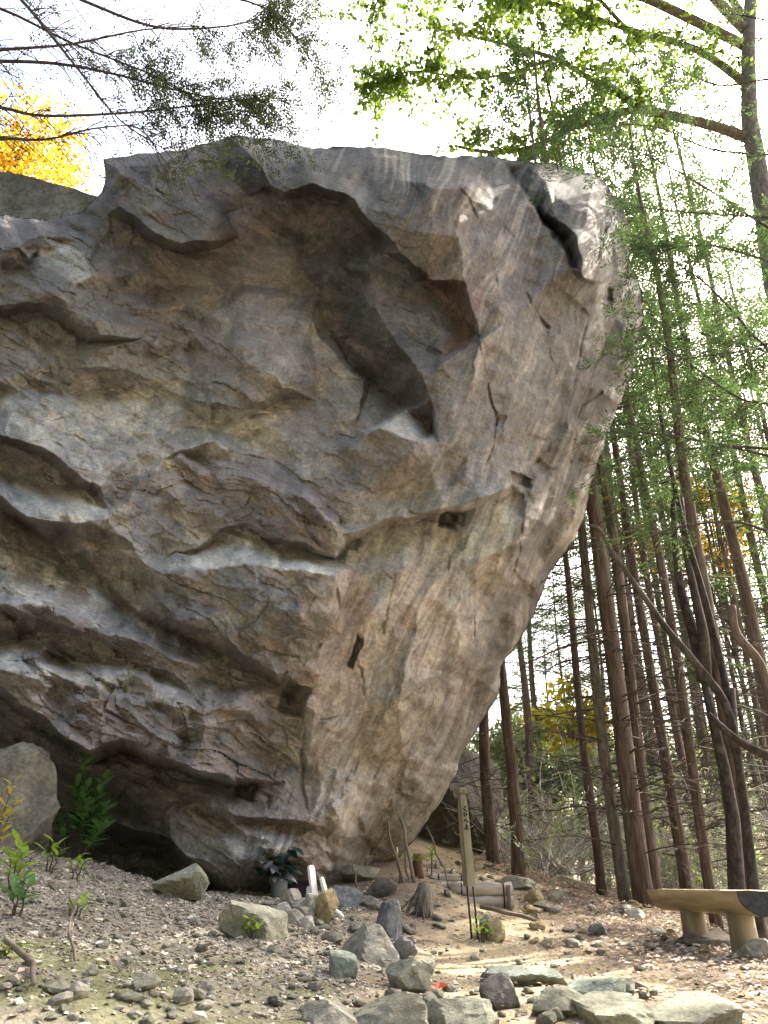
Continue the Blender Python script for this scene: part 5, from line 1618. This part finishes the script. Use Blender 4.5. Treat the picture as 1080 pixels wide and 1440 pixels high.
NEAR = [  # px of the foot, py, distance, width px, label
    (695, 1216, 12.0, 16, 'straight reddish cedar close behind the dark lichen-spotted boulder', 0, 'red_bark'),
    (727, 1228, 11.3, 17, 'straight reddish cedar standing above the log steps with a weed at its foot', 1, 'red_bark'),
    (847, 1266, 12.5, 13, 'thin cedar left of the thick furrowed cedar, farther of two', 2, 'red_bark'),
    (882, 1278, 10.6, 16, 'slim brown cedar standing just left of the thick furrowed cedar', 4, 'grey_bark'),
    (914, 1310, 10.4, 29, 'thickest cedar with furrowed red-grey bark at the far end of the bench', 4, 'red_bark'),
    (928, 1268, 10.8, 19, 'red-brown cedar half hidden behind the thick furrowed cedar', 4, 'red_bark'),
    (963, 1262, 11.6, 16, 'cedar behind the middle of the bench, left of a close pair', 4, 'red_bark'),
    (985, 1255, 13.2, 12, 'thin cedar of the close pair behind the bench', 3, 'red_bark'),
    (1003, 1262, 11.2, 15, 'stouter cedar of the close pair behind the bench', 4, 'red_bark'),
]
for i, (px, py, Y, w, lb, vr, mt) in enumerate(NEAR):
    p = pix(px, py, Y); cedar(p.x, p.y, 0.5 * w * mpp(py, Y), lb, vr, i * 1.7, (0.6 if i < 2 else 0.75 if i == 2 else 1.0 + 0.05 * math.sin(i * 3)), mt, None, 50 + i)
p = pix(1072, 1345, 9.6); cedar(p.x, p.y, 0.10, 'leaning cedar right of the dark forked trunk', 4, 2.2, 0.75, 'red_bark', None, 71, True, (0, R(-2)))
p = pix(1140, 1290, 12.4); cedar(p.x, p.y, 0.12, 'cedar with high trunk standing beyond the broken curved limb', 4, 4.1, 1.05, 'red_bark', None, 73)

rng = random.Random(2024)
placed = []
gl = 'slender cedars deep in the wood'
k = 0
while k < 26:
    Y = rng.uniform(13.5, 42); px = rng.uniform(700, 1250) if k % 2 else rng.uniform(860, 1300); p = pix(px, 1240, Y)
    if any((p.x - a) ** 2 + (p.y - b) ** 2 < 1.3 for a, b in placed): continue
    tx, ty = p.x - 1.3, p.y - 6.0                 # a gap in the wood where the sun comes through to the path
    if abs(tx * math.cos(SUN_AZ) - ty * math.sin(SUN_AZ)) < 2.6 and Y < 22: continue
    placed.append((p.x, p.y))
    cedar(p.x, p.y, rng.uniform(.06, .12), 'slender cedar trunk deep in the wood behind the bench', rng.randrange(4), rng.uniform(0, 6.28), rng.uniform(.8, 1.12) * (0.7 if (Y < 19 and px < 900) else 1), 'red_bark', gl, 300 + k); k += 1

k = 0
while k < 10:                                    # taller, older cedars farther in
    Y = rng.uniform(19, 34); px = rng.uniform(900, 1240); p = pix(px, 1240, Y)
    if any((p.x - a) ** 2 + (p.y - b) ** 2 < 2.0 for a, b in placed): continue
    placed.append((p.x, p.y))
    cedar(p.x, p.y, rng.uniform(.12, .17), 'tall old cedar with a full crown deep in the wood', rng.randrange(4), rng.uniform(0, 6.28), rng.uniform(1.45, 2.0), 'red_bark', 'tall old cedars deep in the wood', 400 + k); k += 1

# dark forked broadleaf trunk with a long bent limb
def limb_px(pts): return [pix(*q) for q in pts]
def limb_tree(name, label, base, trunk, limbs, mat, r, cat='tree'):
    e = empty(name, base); tag(e, label, cat)
    tr = [q - base for q in trunk]
    mb = MB(); n = len(tr); mb.tube(tr, [r * (1.2 if i == 0 else 1) * (1 - .55 * i / (n - 1)) for i in range(n)], 14); to = mb.build('trunk', M[mat], e, True)
    out = []
    for pts, r0, r1 in limbs:
        pl = [q - base for q in pts]
        # smooth the polyline
        sm = []
        for i in range(len(pl) - 1):
            p0 = pl[max(0, i - 1)]; p1 = pl[i]; p2 = pl[i + 1]; p3 = pl[min(len(pl) - 1, i + 2)]
            for t in (0, .25, .5, .75):
                sm.append(0.5 * ((2 * p1) + (p2 - p0) * t + (2 * p0 - 5 * p1 + 4 * p2 - p3) * t * t + (3 * p1 - p0 - 3 * p2 + p3) * t ** 3))
        sm.append(pl[-1]); n = len(sm)
        mb = MB(); mb.tube(sm, [r0 + (r1 - r0) * i / (n - 1) for i in range(n)], 9); mb.build('limb', M[mat], e, True); out.append(sm)
    return e, out


bs_ = pix(1036, 1300, 9.2); bs_.z = gz(bs_.x, bs_.y)
limb_tree('forked_tree', 'nearly black forked trunk with lichen rising behind the bench', bs_,
          [bs_ - Vector((0, 0, .2)), pix(1036, 1250, 9.2), pix(1030, 1150, 9.2), pix(1018, 1080, 9.2), pix(1002, 1010, 9.2), pix(990, 955, 9.2)],
          [([pix(990, 957, 9.2), pix(978, 900, 9.25), pix(960, 840, 9.3), pix(950, 770, 9.4), pix(946, 690, 9.6)], .085, .03),
           ([pix(992, 960, 9.2), pix(990, 900, 9.1), pix(978, 840, 9.1), pix(966, 780, 9.1), pix(958, 700, 9.2)], .075, .03)], 'dark_bark', .10)
bs_ = pix(1062, 1325, 8.4); bs_.z = gz(bs_.x, bs_.y)
limb_tree('bent_tree', 'grey tree with broken stub and long bent dead limb reaching toward the boulder', bs_,
          [bs_ - Vector((0, 0, .2)), pix(1060, 1250, 8.4), pix(1045, 1120, 8.4), pix(1034, 1040, 8.4), pix(1030, 968, 8.4)],
          [([pix(1036, 1060, 8.4), pix(1020, 990, 8.35), pix(976, 930, 8.3), pix(939, 886, 8.25), pix(902, 834, 8.2), pix(865, 782, 8.2), pix(843, 745, 8.25), pix(826, 738, 8.3)], .052, .014),
           ([pix(1034, 1050, 8.4), pix(1018, 950, 8.5), pix(991, 841, 8.6), pix(961, 738, 8.7), pix(940, 640, 8.9), pix(925, 560, 9.2), pix(915, 480, 9.4)], .045, .02),
           ([pix(996, 1004, 8.1), pix(1020, 1027, 8.1), pix(1050, 1049, 8.1), pix(1082, 1064, 8.1), pix(1130, 1085, 8.1), pix(1180, 1150, 8.2)], .03, .06)], 'dark_bark', .065)
bs_ = pix(1160, 1330, 7.6); bs_.z = gz(bs_.x, bs_.y)
limb_tree('broken_limb_tree', 'brown trunk with a broken curved limb poking up behind the bench end', bs_,
          [bs_ - Vector((0, 0, .2)), pix(1150, 1200, 7.6), pix(1130, 1080, 7.6)],
          [([pix(1132, 1090, 7.6), pix(1092, 1010, 7.6), pix(1069, 935, 7.6), pix(1036, 892, 7.6), pix(1029, 852, 7.6)], .06, .04)], 'red_bark', .09)


# broadleaf tree at the upper right, limbs reaching over the boulder
def leafy(sm, rng, tw, lf, dens_, L=(.5, 1.5), leaf=.085, mb_t=None, mb_l=None, start=.25, hang=0.25):
    n = len(sm)
    for k in range(dens_):
        t = rng.uniform(start, 1); q = t * (n - 1); i = min(n - 2, int(q)); p = sm[i].lerp(sm[i + 1], q - i)
        d = rvec(rng); d.z = d.z * .6 - hang * rng.random(); d.normalize(); l = rng.uniform(*L)
        pts = [p]
        for j in range(4): d = (d + rvec(rng) * .35 + Vector((0, 0, -.06))).normalized(); pts.append(pts[-1] + d * l / 4)
        mb_t.tube(pts, [.010, .008, .006, .004, .002], 3, False)
        for j in range(lf):
            u = rng.uniform(.2, 1) * 4; ii = min(3, int(u)); b = pts[ii].lerp(pts[ii + 1], u - ii)
            b = b + rvec(rng) * rng.uniform(0, .12)
            dd = (rvec(rng) + Vector((0, 0, -.3))).normalized(); nn = rvec(rng); nn = (nn - dd * nn.dot(dd)); nn = nn.normalized() if nn.length > .05 else dd.orthogonal().normalized()
            mb_l.leaf(b, dd, nn, leaf * rng.uniform(.6, 1.2), leaf * rng.uniform(.5, .8))


DY = 11.4
bs_ = pix(1330, 1330, DY); bs_ = Vector((8.0, DY, gz(8.0, DY)))
e, lim = limb_tree('broadleaf_tree', 'broadleaf tree with mossy grey limbs arching over the top of the boulder', bs_,
                   [bs_ - Vector((0, 0, .3)), bs_ + Vector((-.1, 0, 4)), pix(1090, 400, DY), pix(1066, 240, DY), pix(1054, 170, DY), pix(1052, 80, DY), pix(1056, -20, DY), Vector((9.1, 11.4, 23.0)), Vector((9.1, 11.4, 25.0))],
                   [([pix(1054, 195, DY), pix(1000, 176, DY), pix(905, 152, DY), pix(865, 128, DY), pix(825, 108, DY), pix(780, 82, DY), pix(700, 60, DY), pix(610, 40, DY)], .12, .02),
                    ([pix(905, 152, DY), pix(860, 160, DY), pix(800, 182, DY), pix(750, 206, DY), pix(690, 214, DY), pix(640, 205, DY + .3)], .085, .03),
                    ([pix(1052, 120, DY), pix(980, 70, DY), pix(880, 40, DY), pix(760, 0, DY), pix(620, -30, DY)], .10, .03),
                    ([pix(780, 82, DY), pix(680, 110, DY - .3), pix(580, 100, DY - .4), pix(520, 120, DY - .4)], .03, .012),
                    ([pix(880, 40, DY), pix(820, -20, DY - .4), pix(740, -50, DY - .8), pix(560, -30, DY - .8), pix(520, 40, DY - .8)], .05, .015),
                    ([Vector((8.4, 11.4, 19.0)), Vector((5.5, 10.6, 19.8)), Vector((2.5, 9.8, 20.0)), Vector((0, 9.0, 20.6)), Vector((-3.0, 8.6, 20.8))], .12, .03),  # from here on: unseen limbs, added to shade the boulder's top
                    ([Vector((8.5, 11.4, 19.6)), Vector((5.0, 9.0, 20.0)), Vector((2.0, 7.2, 20.0)), Vector((-1.0, 6.4, 20.4)), Vector((-4.0, 6.5, 20.4))], .12, .03),
                    ([Vector((8.9, 11.4, 21.2)), Vector((5.0, 11.5, 23.0)), Vector((1.5, 11.0, 24.0)), Vector((-2.0, 10.4, 24.6)), Vector((-5.0, 10.0, 24.6))], .12, .03),
                    ([Vector((8.6, 11.4, 20.0)), Vector((6.5, 9.6, 20.5)), Vector((4.5, 7.8, 20.2)), Vector((3.0, 6.0, 19.8))], .09, .03)], 'grey_bark', .24)
mt_, ml_ = MB(), MB(); rng = random.Random(5)
leafy(lim[0], rng, 0, 26, 125, (.5, 1.6), .135, mt_, ml_)
leafy(lim[1], rng, 0, 24, 60, (.4, 1.2), .155, mt_, ml_, .2)
leafy(lim[2], rng, 0, 26, 130, (.6, 1.8), .135, mt_, ml_, .15)
leafy(lim[3], rng, 0, 30, 80, (.4, 1.4), .14, mt_, ml_, .1, .5)
leafy(lim[4], rng, 0, 26, 100, (.5, 1.7), .13, mt_, ml_, .1, .4)
for lm_k in lim[5:]: leafy(lm_k, rng, 0, 30, 130, (.8, 2.4), .22, mt_, ml_, .35, .0)  # dense leaves on the unseen limbs added for shade
tag(mt_.build('twigs', M['twig'], e), kind='stuff'); tag(ml_.build('foliage', M['maple_leaf'], e), kind='stuff')

# conifer at the left whose bare lower branches hang in front of the sky
bs_ = Vector((-6.4, 5.2, gz(-6.4, 5.2)))
BR = [[(-300, 0, 5.4), (-100, -10, 5.5), (0, 12, 5.6), (100, 60, 5.8), (225, 110, 6.0), (290, 150, 6.2)],
      [(-300, -120, 5.4), (0, -50, 5.5), (115, 0, 5.6), (210, 36, 5.8), (280, 40, 6.0), (350, 30, 6.2), (380, 5, 6.3)],
      [(-300, 110, 5.3), (-100, 80, 5.4), (0, 70, 5.5), (100, 62, 5.7), (200, 42, 5.9), (290, 36, 6.0)],
      [(-300, 100, 5.4), (-100, 88, 5.5), (0, 86, 5.6), (85, 90, 5.7), (165, 105, 5.9), (240, 125, 6.0), (320, 140, 6.2), (380, 135, 6.3)],
      [(-300, 150, 5.6), (-100, 140, 5.6), (0, 151, 5.7), (65, 163, 5.8), (200, 157, 6.0), (280, 147, 6.2), (360, 140, 6.3)],
      [(-300, 230, 5.6), (-100, 200, 5.7), (0, 195, 5.8), (65, 196, 5.9), (130, 181, 6.0), (195, 175, 6.1)],
      [(-300, -200, 5.6), (-100, -160, 5.6), (100, -80, 5.8), (260, -20, 6.0), (370, 10, 6.2), (420, 60, 6.3), (445, 100, 6.4)],
      [(-300, -60, 5.2), (0, -20, 5.3), (30, 0, 5.3), (80, 60, 5.4), (120, 110, 5.5), (170, 170, 5.7), (235, 212, 5.9)]]
trk = [Vector((bs_.x, bs_.y, z)) for z in (bs_.z - .3, bs_.z + 2, bs_.z + 5, bs_.z + 8, bs_.z + 11, bs_.z + 15)]
limbs = []
for k, b in enumerate(BR):
    pts = [pix(*q) for q in b]; zt = pts[0].z + 0.1
    limbs.append(([Vector((bs_.x, bs_.y, zt))] + pts, .030, .005))
e, lim = limb_tree('conifer_tree', 'conifer with long sagging branches hanging over the upper edge of the boulder', bs_, trk, limbs, 'twig', .17)
mt_, ml_ = MB(), MB(); rng = random.Random(6)
for bi, sm in enumerate(lim):
    n = len(sm)
    for k in range(62):
        t = rng.uniform(.2, 1); q = t * (n - 1); i = min(n - 2, int(q)); p = sm[i].lerp(sm[i + 1], q - i)
        d = (sm[i + 1] - sm[i]).normalized(); s = rng.choice((-1, 1))
        a = math.atan2(d.y, d.x) + s * rng.uniform(.3, 1.0); l = rng.uniform(.25, 1.0)
        pts = droop_branch(mt_, p, a, l, .006, rng, rng.uniform(-.3, .2), rng.uniform(.2, .7), 4, 3)
        u = (pix(0, 0, 1) * 0)
        # needles only towards the branch ends
        if t > .66 and bi in (0, 1, 3, 4, 6):
            for j in range(13):
                b = pts[rng.randrange(1, 6)]
                spray(ml_, b, (rvec(rng) + d * .8 + Vector((0, 0, -.5))), rng.uniform(.12, .3), rng, 8, .055, .018)
        elif rng.random() < .5:
            for j in range(2): spray(ml_, pts[rng.randrange(2, 6)], (rvec(rng) + Vector((0, 0, -.5))), .12, rng, 5, .05, .016)
tag(mt_.build('twigs', M['twig'], e), kind='stuff')
M['grey_needle'] = leaf_mat('grey_needle', (0.045, 0.065, 0.035), (0.11, 0.14, 0.065), .4)
tag(ml_.build('foliage', M['grey_needle'], e), kind='stuff')


bs_ = Vector((6.3, 7.2, gz(6.3, 7.2)))
BR = [[(1250, 420, 7.4), (1080, 320, 7.6), (1010, 275, 7.8), (939, 233, 8.0), (880, 205, 8.2)],
      [(1250, 330, 7.4), (1080, 306, 7.6), (1050, 304, 7.7), (960, 298, 7.9), (887, 290, 8.1)],
      [(1250, 520, 7.3), (1080, 493, 7.5), (1057, 488, 7.6), (985, 468, 7.8), (907, 446, 8.0)],
      [(1250, 600, 7.3), (1078, 488, 7.5), (1035, 442, 7.6), (987, 394, 7.8), (942, 362, 7.9), (938, 330, 8.0)],
      [(1250, 600, 7.2), (1080, 568, 7.4), (1036, 558, 7.5), (970, 512, 7.7), (904, 467, 7.9)],
      [(1250, 690, 7.2), (1080, 641, 7.4), (987, 620, 7.6), (920, 610, 7.8), (857, 606, 8.0)],
      [(1250, 660, 7.2), (1080, 631, 7.4), (980, 630, 7.6), (910, 642, 7.8), (862, 648, 7.9)],
      [(1250, 480, 7.3), (1080, 484, 7.5), (1055, 492, 7.6), (960, 505, 7.8), (890, 516, 8.0)],
      [(1250, 420, 7.4), (1080, 367, 7.6), (1005, 346, 7.8), (940, 350, 8.0), (900, 362, 8.1)],
      [(1250, 250, 7.5), (1100, 220, 7.6), (1000, 210, 7.8), (930, 180, 8.0), (870, 175, 8.2)],
      [(1250, 120, 7.5), (1100, 110, 7.6), (1010, 120, 7.8), (940, 90, 8.0), (880, 92, 8.2)],
      [(1250, 20, 7.5), (1100, 30, 7.6), (1020, 20, 7.8), (950, 50, 8.0)],
      [(1250, 800, 7.2), (1110, 760, 7.4), (1040, 735, 7.6), (960, 740, 7.8), (900, 760, 8.0)]]
trk = [Vector((bs_.x, bs_.y, z)) for z in (bs_.z - .3, bs_.z + 2, bs_.z + 5, bs_.z + 8, bs_.z + 11, bs_.z + 15)]
limbs = []
for b in BR:
    pts = [pix(*q) for q in b]
    limbs.append(([Vector((bs_.x, bs_.y, pts[0].z + 0.1))] + pts, .026, .005))
e, lim = limb_tree('conifer_tree', 'conifer with dark boughs reaching in front of the wood beside the boulder', bs_, trk, limbs, 'twig', .16)
mt_, ml_ = MB(), MB(); rng = random.Random(16)
for bi, sm in enumerate(lim):
    n = len(sm)
    for k in range(34):
        t = rng.uniform(.25, 1); q = t * (n - 1); i = min(n - 2, int(q)); p = sm[i].lerp(sm[i + 1], q - i)
        d = (sm[i + 1] - sm[i]).normalized(); sg = rng.choice((-1, 1))
        a = math.atan2(d.y, d.x) + sg * rng.uniform(.4, 1.2); l = rng.uniform(.25, .9)
        pts = droop_branch(mt_, p, a, l, .005, rng, rng.uniform(-.2, .2), rng.uniform(.2, .6), 4, 3)
        if rng.random() < (.8 if bi < 5 or 8 <= bi < 12 else .45):
            for j in range(7):
                b = pts[rng.randrange(1, 6)]
                spray(ml_, b, (rvec(rng) + Vector((math.cos(a), math.sin(a), -.4))), rng.uniform(.15, .34), rng, 9, .075, .024)
tag(mt_.build('twigs', M['twig'], e), kind='stuff'); tag(ml_.build('foliage', M['cedar_leaf'], e), kind='stuff')


def round_tree(name, label, base, H, crown_c, crown_r, n, leaf, mat, seed, cat='tree', trunk_r=.12, bark='grey_bark', clumps=26):
    """broadleaf tree: trunk, limbs to clumps, loose leaves in each clump"""
    rng = random.Random(seed); e = empty(name, base); tag(e, label, cat)
    mb = MB(); cc = Vector(crown_c) - base
    mb.tube([Vector((0, 0, -.2)), cc * .35 + Vector((.05, 0, 0)), cc * .7, cc], [trunk_r, trunk_r * .8, trunk_r * .6, trunk_r * .3], 9); mb.build('trunk', M[bark], e, True)
    tw, lf = MB(), MB()
    for k in range(clumps):
        c_ = cc + Vector([x * y * rng.uniform(.35, 1) for x, y in zip(rvec(rng), crown_r)])
        tw.tube([cc * rng.uniform(.55, 1), (cc + c_) * .5 + rvec(rng) * .1, c_], [trunk_r * .25, trunk_r * .16, .006], 4, False)
        cr = sum(crown_r) / 3 * rng.uniform(.22, .4)
        for j in range(n // clumps):
            p = c_ + rvec(rng) * cr * rng.random() ** .5; d = rvec(rng); nn = rvec(rng); nn = nn - d * nn.dot(d)
            if nn.length < .05: continue
            lf.leaf(p, d, nn.normalized(), leaf * rng.uniform(.6, 1.3), leaf * .7)
    tag(tw.build('limbs', M['twig'], e), kind='stuff'); tag(lf.build('foliage', M[mat], e), kind='stuff')
    return e


c_ = pix(15, 225, 15.5); b = Vector((c_.x + .5, c_.y + .3, gz(c_.x, c_.y)))
round_tree('autumn_tree', 'autumn tree with orange and yellow leaves rising behind the grey slab', b, 18, c_, (2.4, 1.8, 3.6), 6200, .17, 'orange_leaf', 1, trunk_r=.2)
c_ = pix(800, 1035, 22); b = Vector((c_.x, c_.y, gz(c_.x, c_.y)))
round_tree('yellow_tree', 'small tree with bright yellow leaves glowing deep in the wood', b, 6, c_, (1.6, 1.2, 1.5), 2600, .17, 'yellow_leaf', 2, trunk_r=.07)
c_ = pix(1000, 745, 24); b = Vector((c_.x, c_.y, gz(c_.x, c_.y)))
round_tree('orange_tree', 'tall thin tree with scattered orange leaves among the cedar tops', b, 14, c_, (3.2, 1.6, 2.2), 1800, .2, 'orange_leaf', 3, trunk_r=.1)
for k, (px, py, Y, r) in enumerate(((760, 1060, 26, 2.2), (905, 1110, 30, 2.4), (720, 1090, 20, 1.6), (1010, 1100, 27, 2.4), (840, 1120, 19, 1.5), (1100, 1080, 30, 2.6), (960, 1090, 36, 3.0))):
    c_ = pix(px, py, Y); b = Vector((c_.x, c_.y, gz(c_.x, c_.y)))
    round_tree('young_tree', 'pale green young tree filling the wood between cedar trunks', b, 5, c_, (r, r * .8, r * .8), 3600, .16, 'brush_leaf', 20 + k, trunk_r=.06, clumps=34).__setitem__('group', 'young trees between the cedars')


# tangled bare undergrowth
def bare_shrub(seed):
    rng = random.Random(seed); tw, lf = MB(), MB()
    for k in range(26):
        a = rng.uniform(0, 6.28); L = rng.uniform(.9, 2.6); el = rng.uniform(.35, 1.3)
        p = Vector((rng.uniform(-.25, .25), rng.uniform(-.25, .25), 0)); d = Vector((math.cos(a) * math.cos(el), math.sin(a) * math.cos(el), math.sin(el))); pts = [p]
        for j in range(5): d = (d + rvec(rng) * .22 + Vector((0, 0, -.07))).normalized(); pts.append(pts[-1] + d * L / 5)
        tw.tube(pts, [.012, .010, .008, .006, .004, .002], 3, False)
        for j in range(9):
            u = rng.uniform(.25, 1) * 5; i = min(4, int(u)); b = pts[i].lerp(pts[i + 1], u - i); dd = (d + rvec(rng) * .9).normalized(); l = rng.uniform(.2, .7)
            e_ = b + dd * l + Vector((0, 0, -.1 * l)); tw.tube([b, b + dd * l * .5 + rvec(rng) * .03, e_], [.005, .004, .0015], 3, False)
            if rng.random() < .5: spray(lf, e_, rvec(rng), .14, rng, 5, .07, .03)
    return tw.mesh('stems', M['pale_twig']), lf.mesh('foliage', M['brush_leaf'])


SH = [bare_shrub(60 + i) for i in range(3)]
rng = random.Random(77)
for k in range(52):
    Y = rng.uniform(11.5, 30); px = rng.uniform(700, 1180); p = pix(px, 1240, Y)
    if Y < 12.5 and px < 820: continue
    e = empty('bare_shrub', (p.x, p.y, gz(p.x, p.y)), rng.uniform(0, 6.28)); s = rng.uniform(.7, 1.35)
    tag(e, 'tangled grey leafless shrub between the cedar trunks', 'shrub', 'bare undergrowth between the cedars')
    for nm, me in zip(('stems', 'foliage'), SH[k % 3]):
        o = bpy.data.objects.new(nm, me); o.scale = (s, s, s); link(o, e); o['kind'] = 'stuff'

# unseen cedars added around the viewer to block sky light and give it direction
rng = random.Random(99)
spots = [(-9, 1.5), (-8, -4), (-4.5, -8), (-7, -1), (-10, -6), (-6.5, -11), (-13, 5), (-12, -9), (-6, -14), (12.5, 6.5), (-17, -2), (-11, -2), (-3, -13)]
for k, (x, y) in enumerate(spots):
    cedar(x + rng.uniform(-.6, .6), y + rng.uniform(-.6, .6), rng.uniform(.1, .17), 'unseen cedar added around the viewer to block sky light', rng.randrange(4), rng.uniform(0, 6.28), rng.uniform(.85, 1.1), 'red_bark', 'unseen cedars added to block sky light', 500 + k)
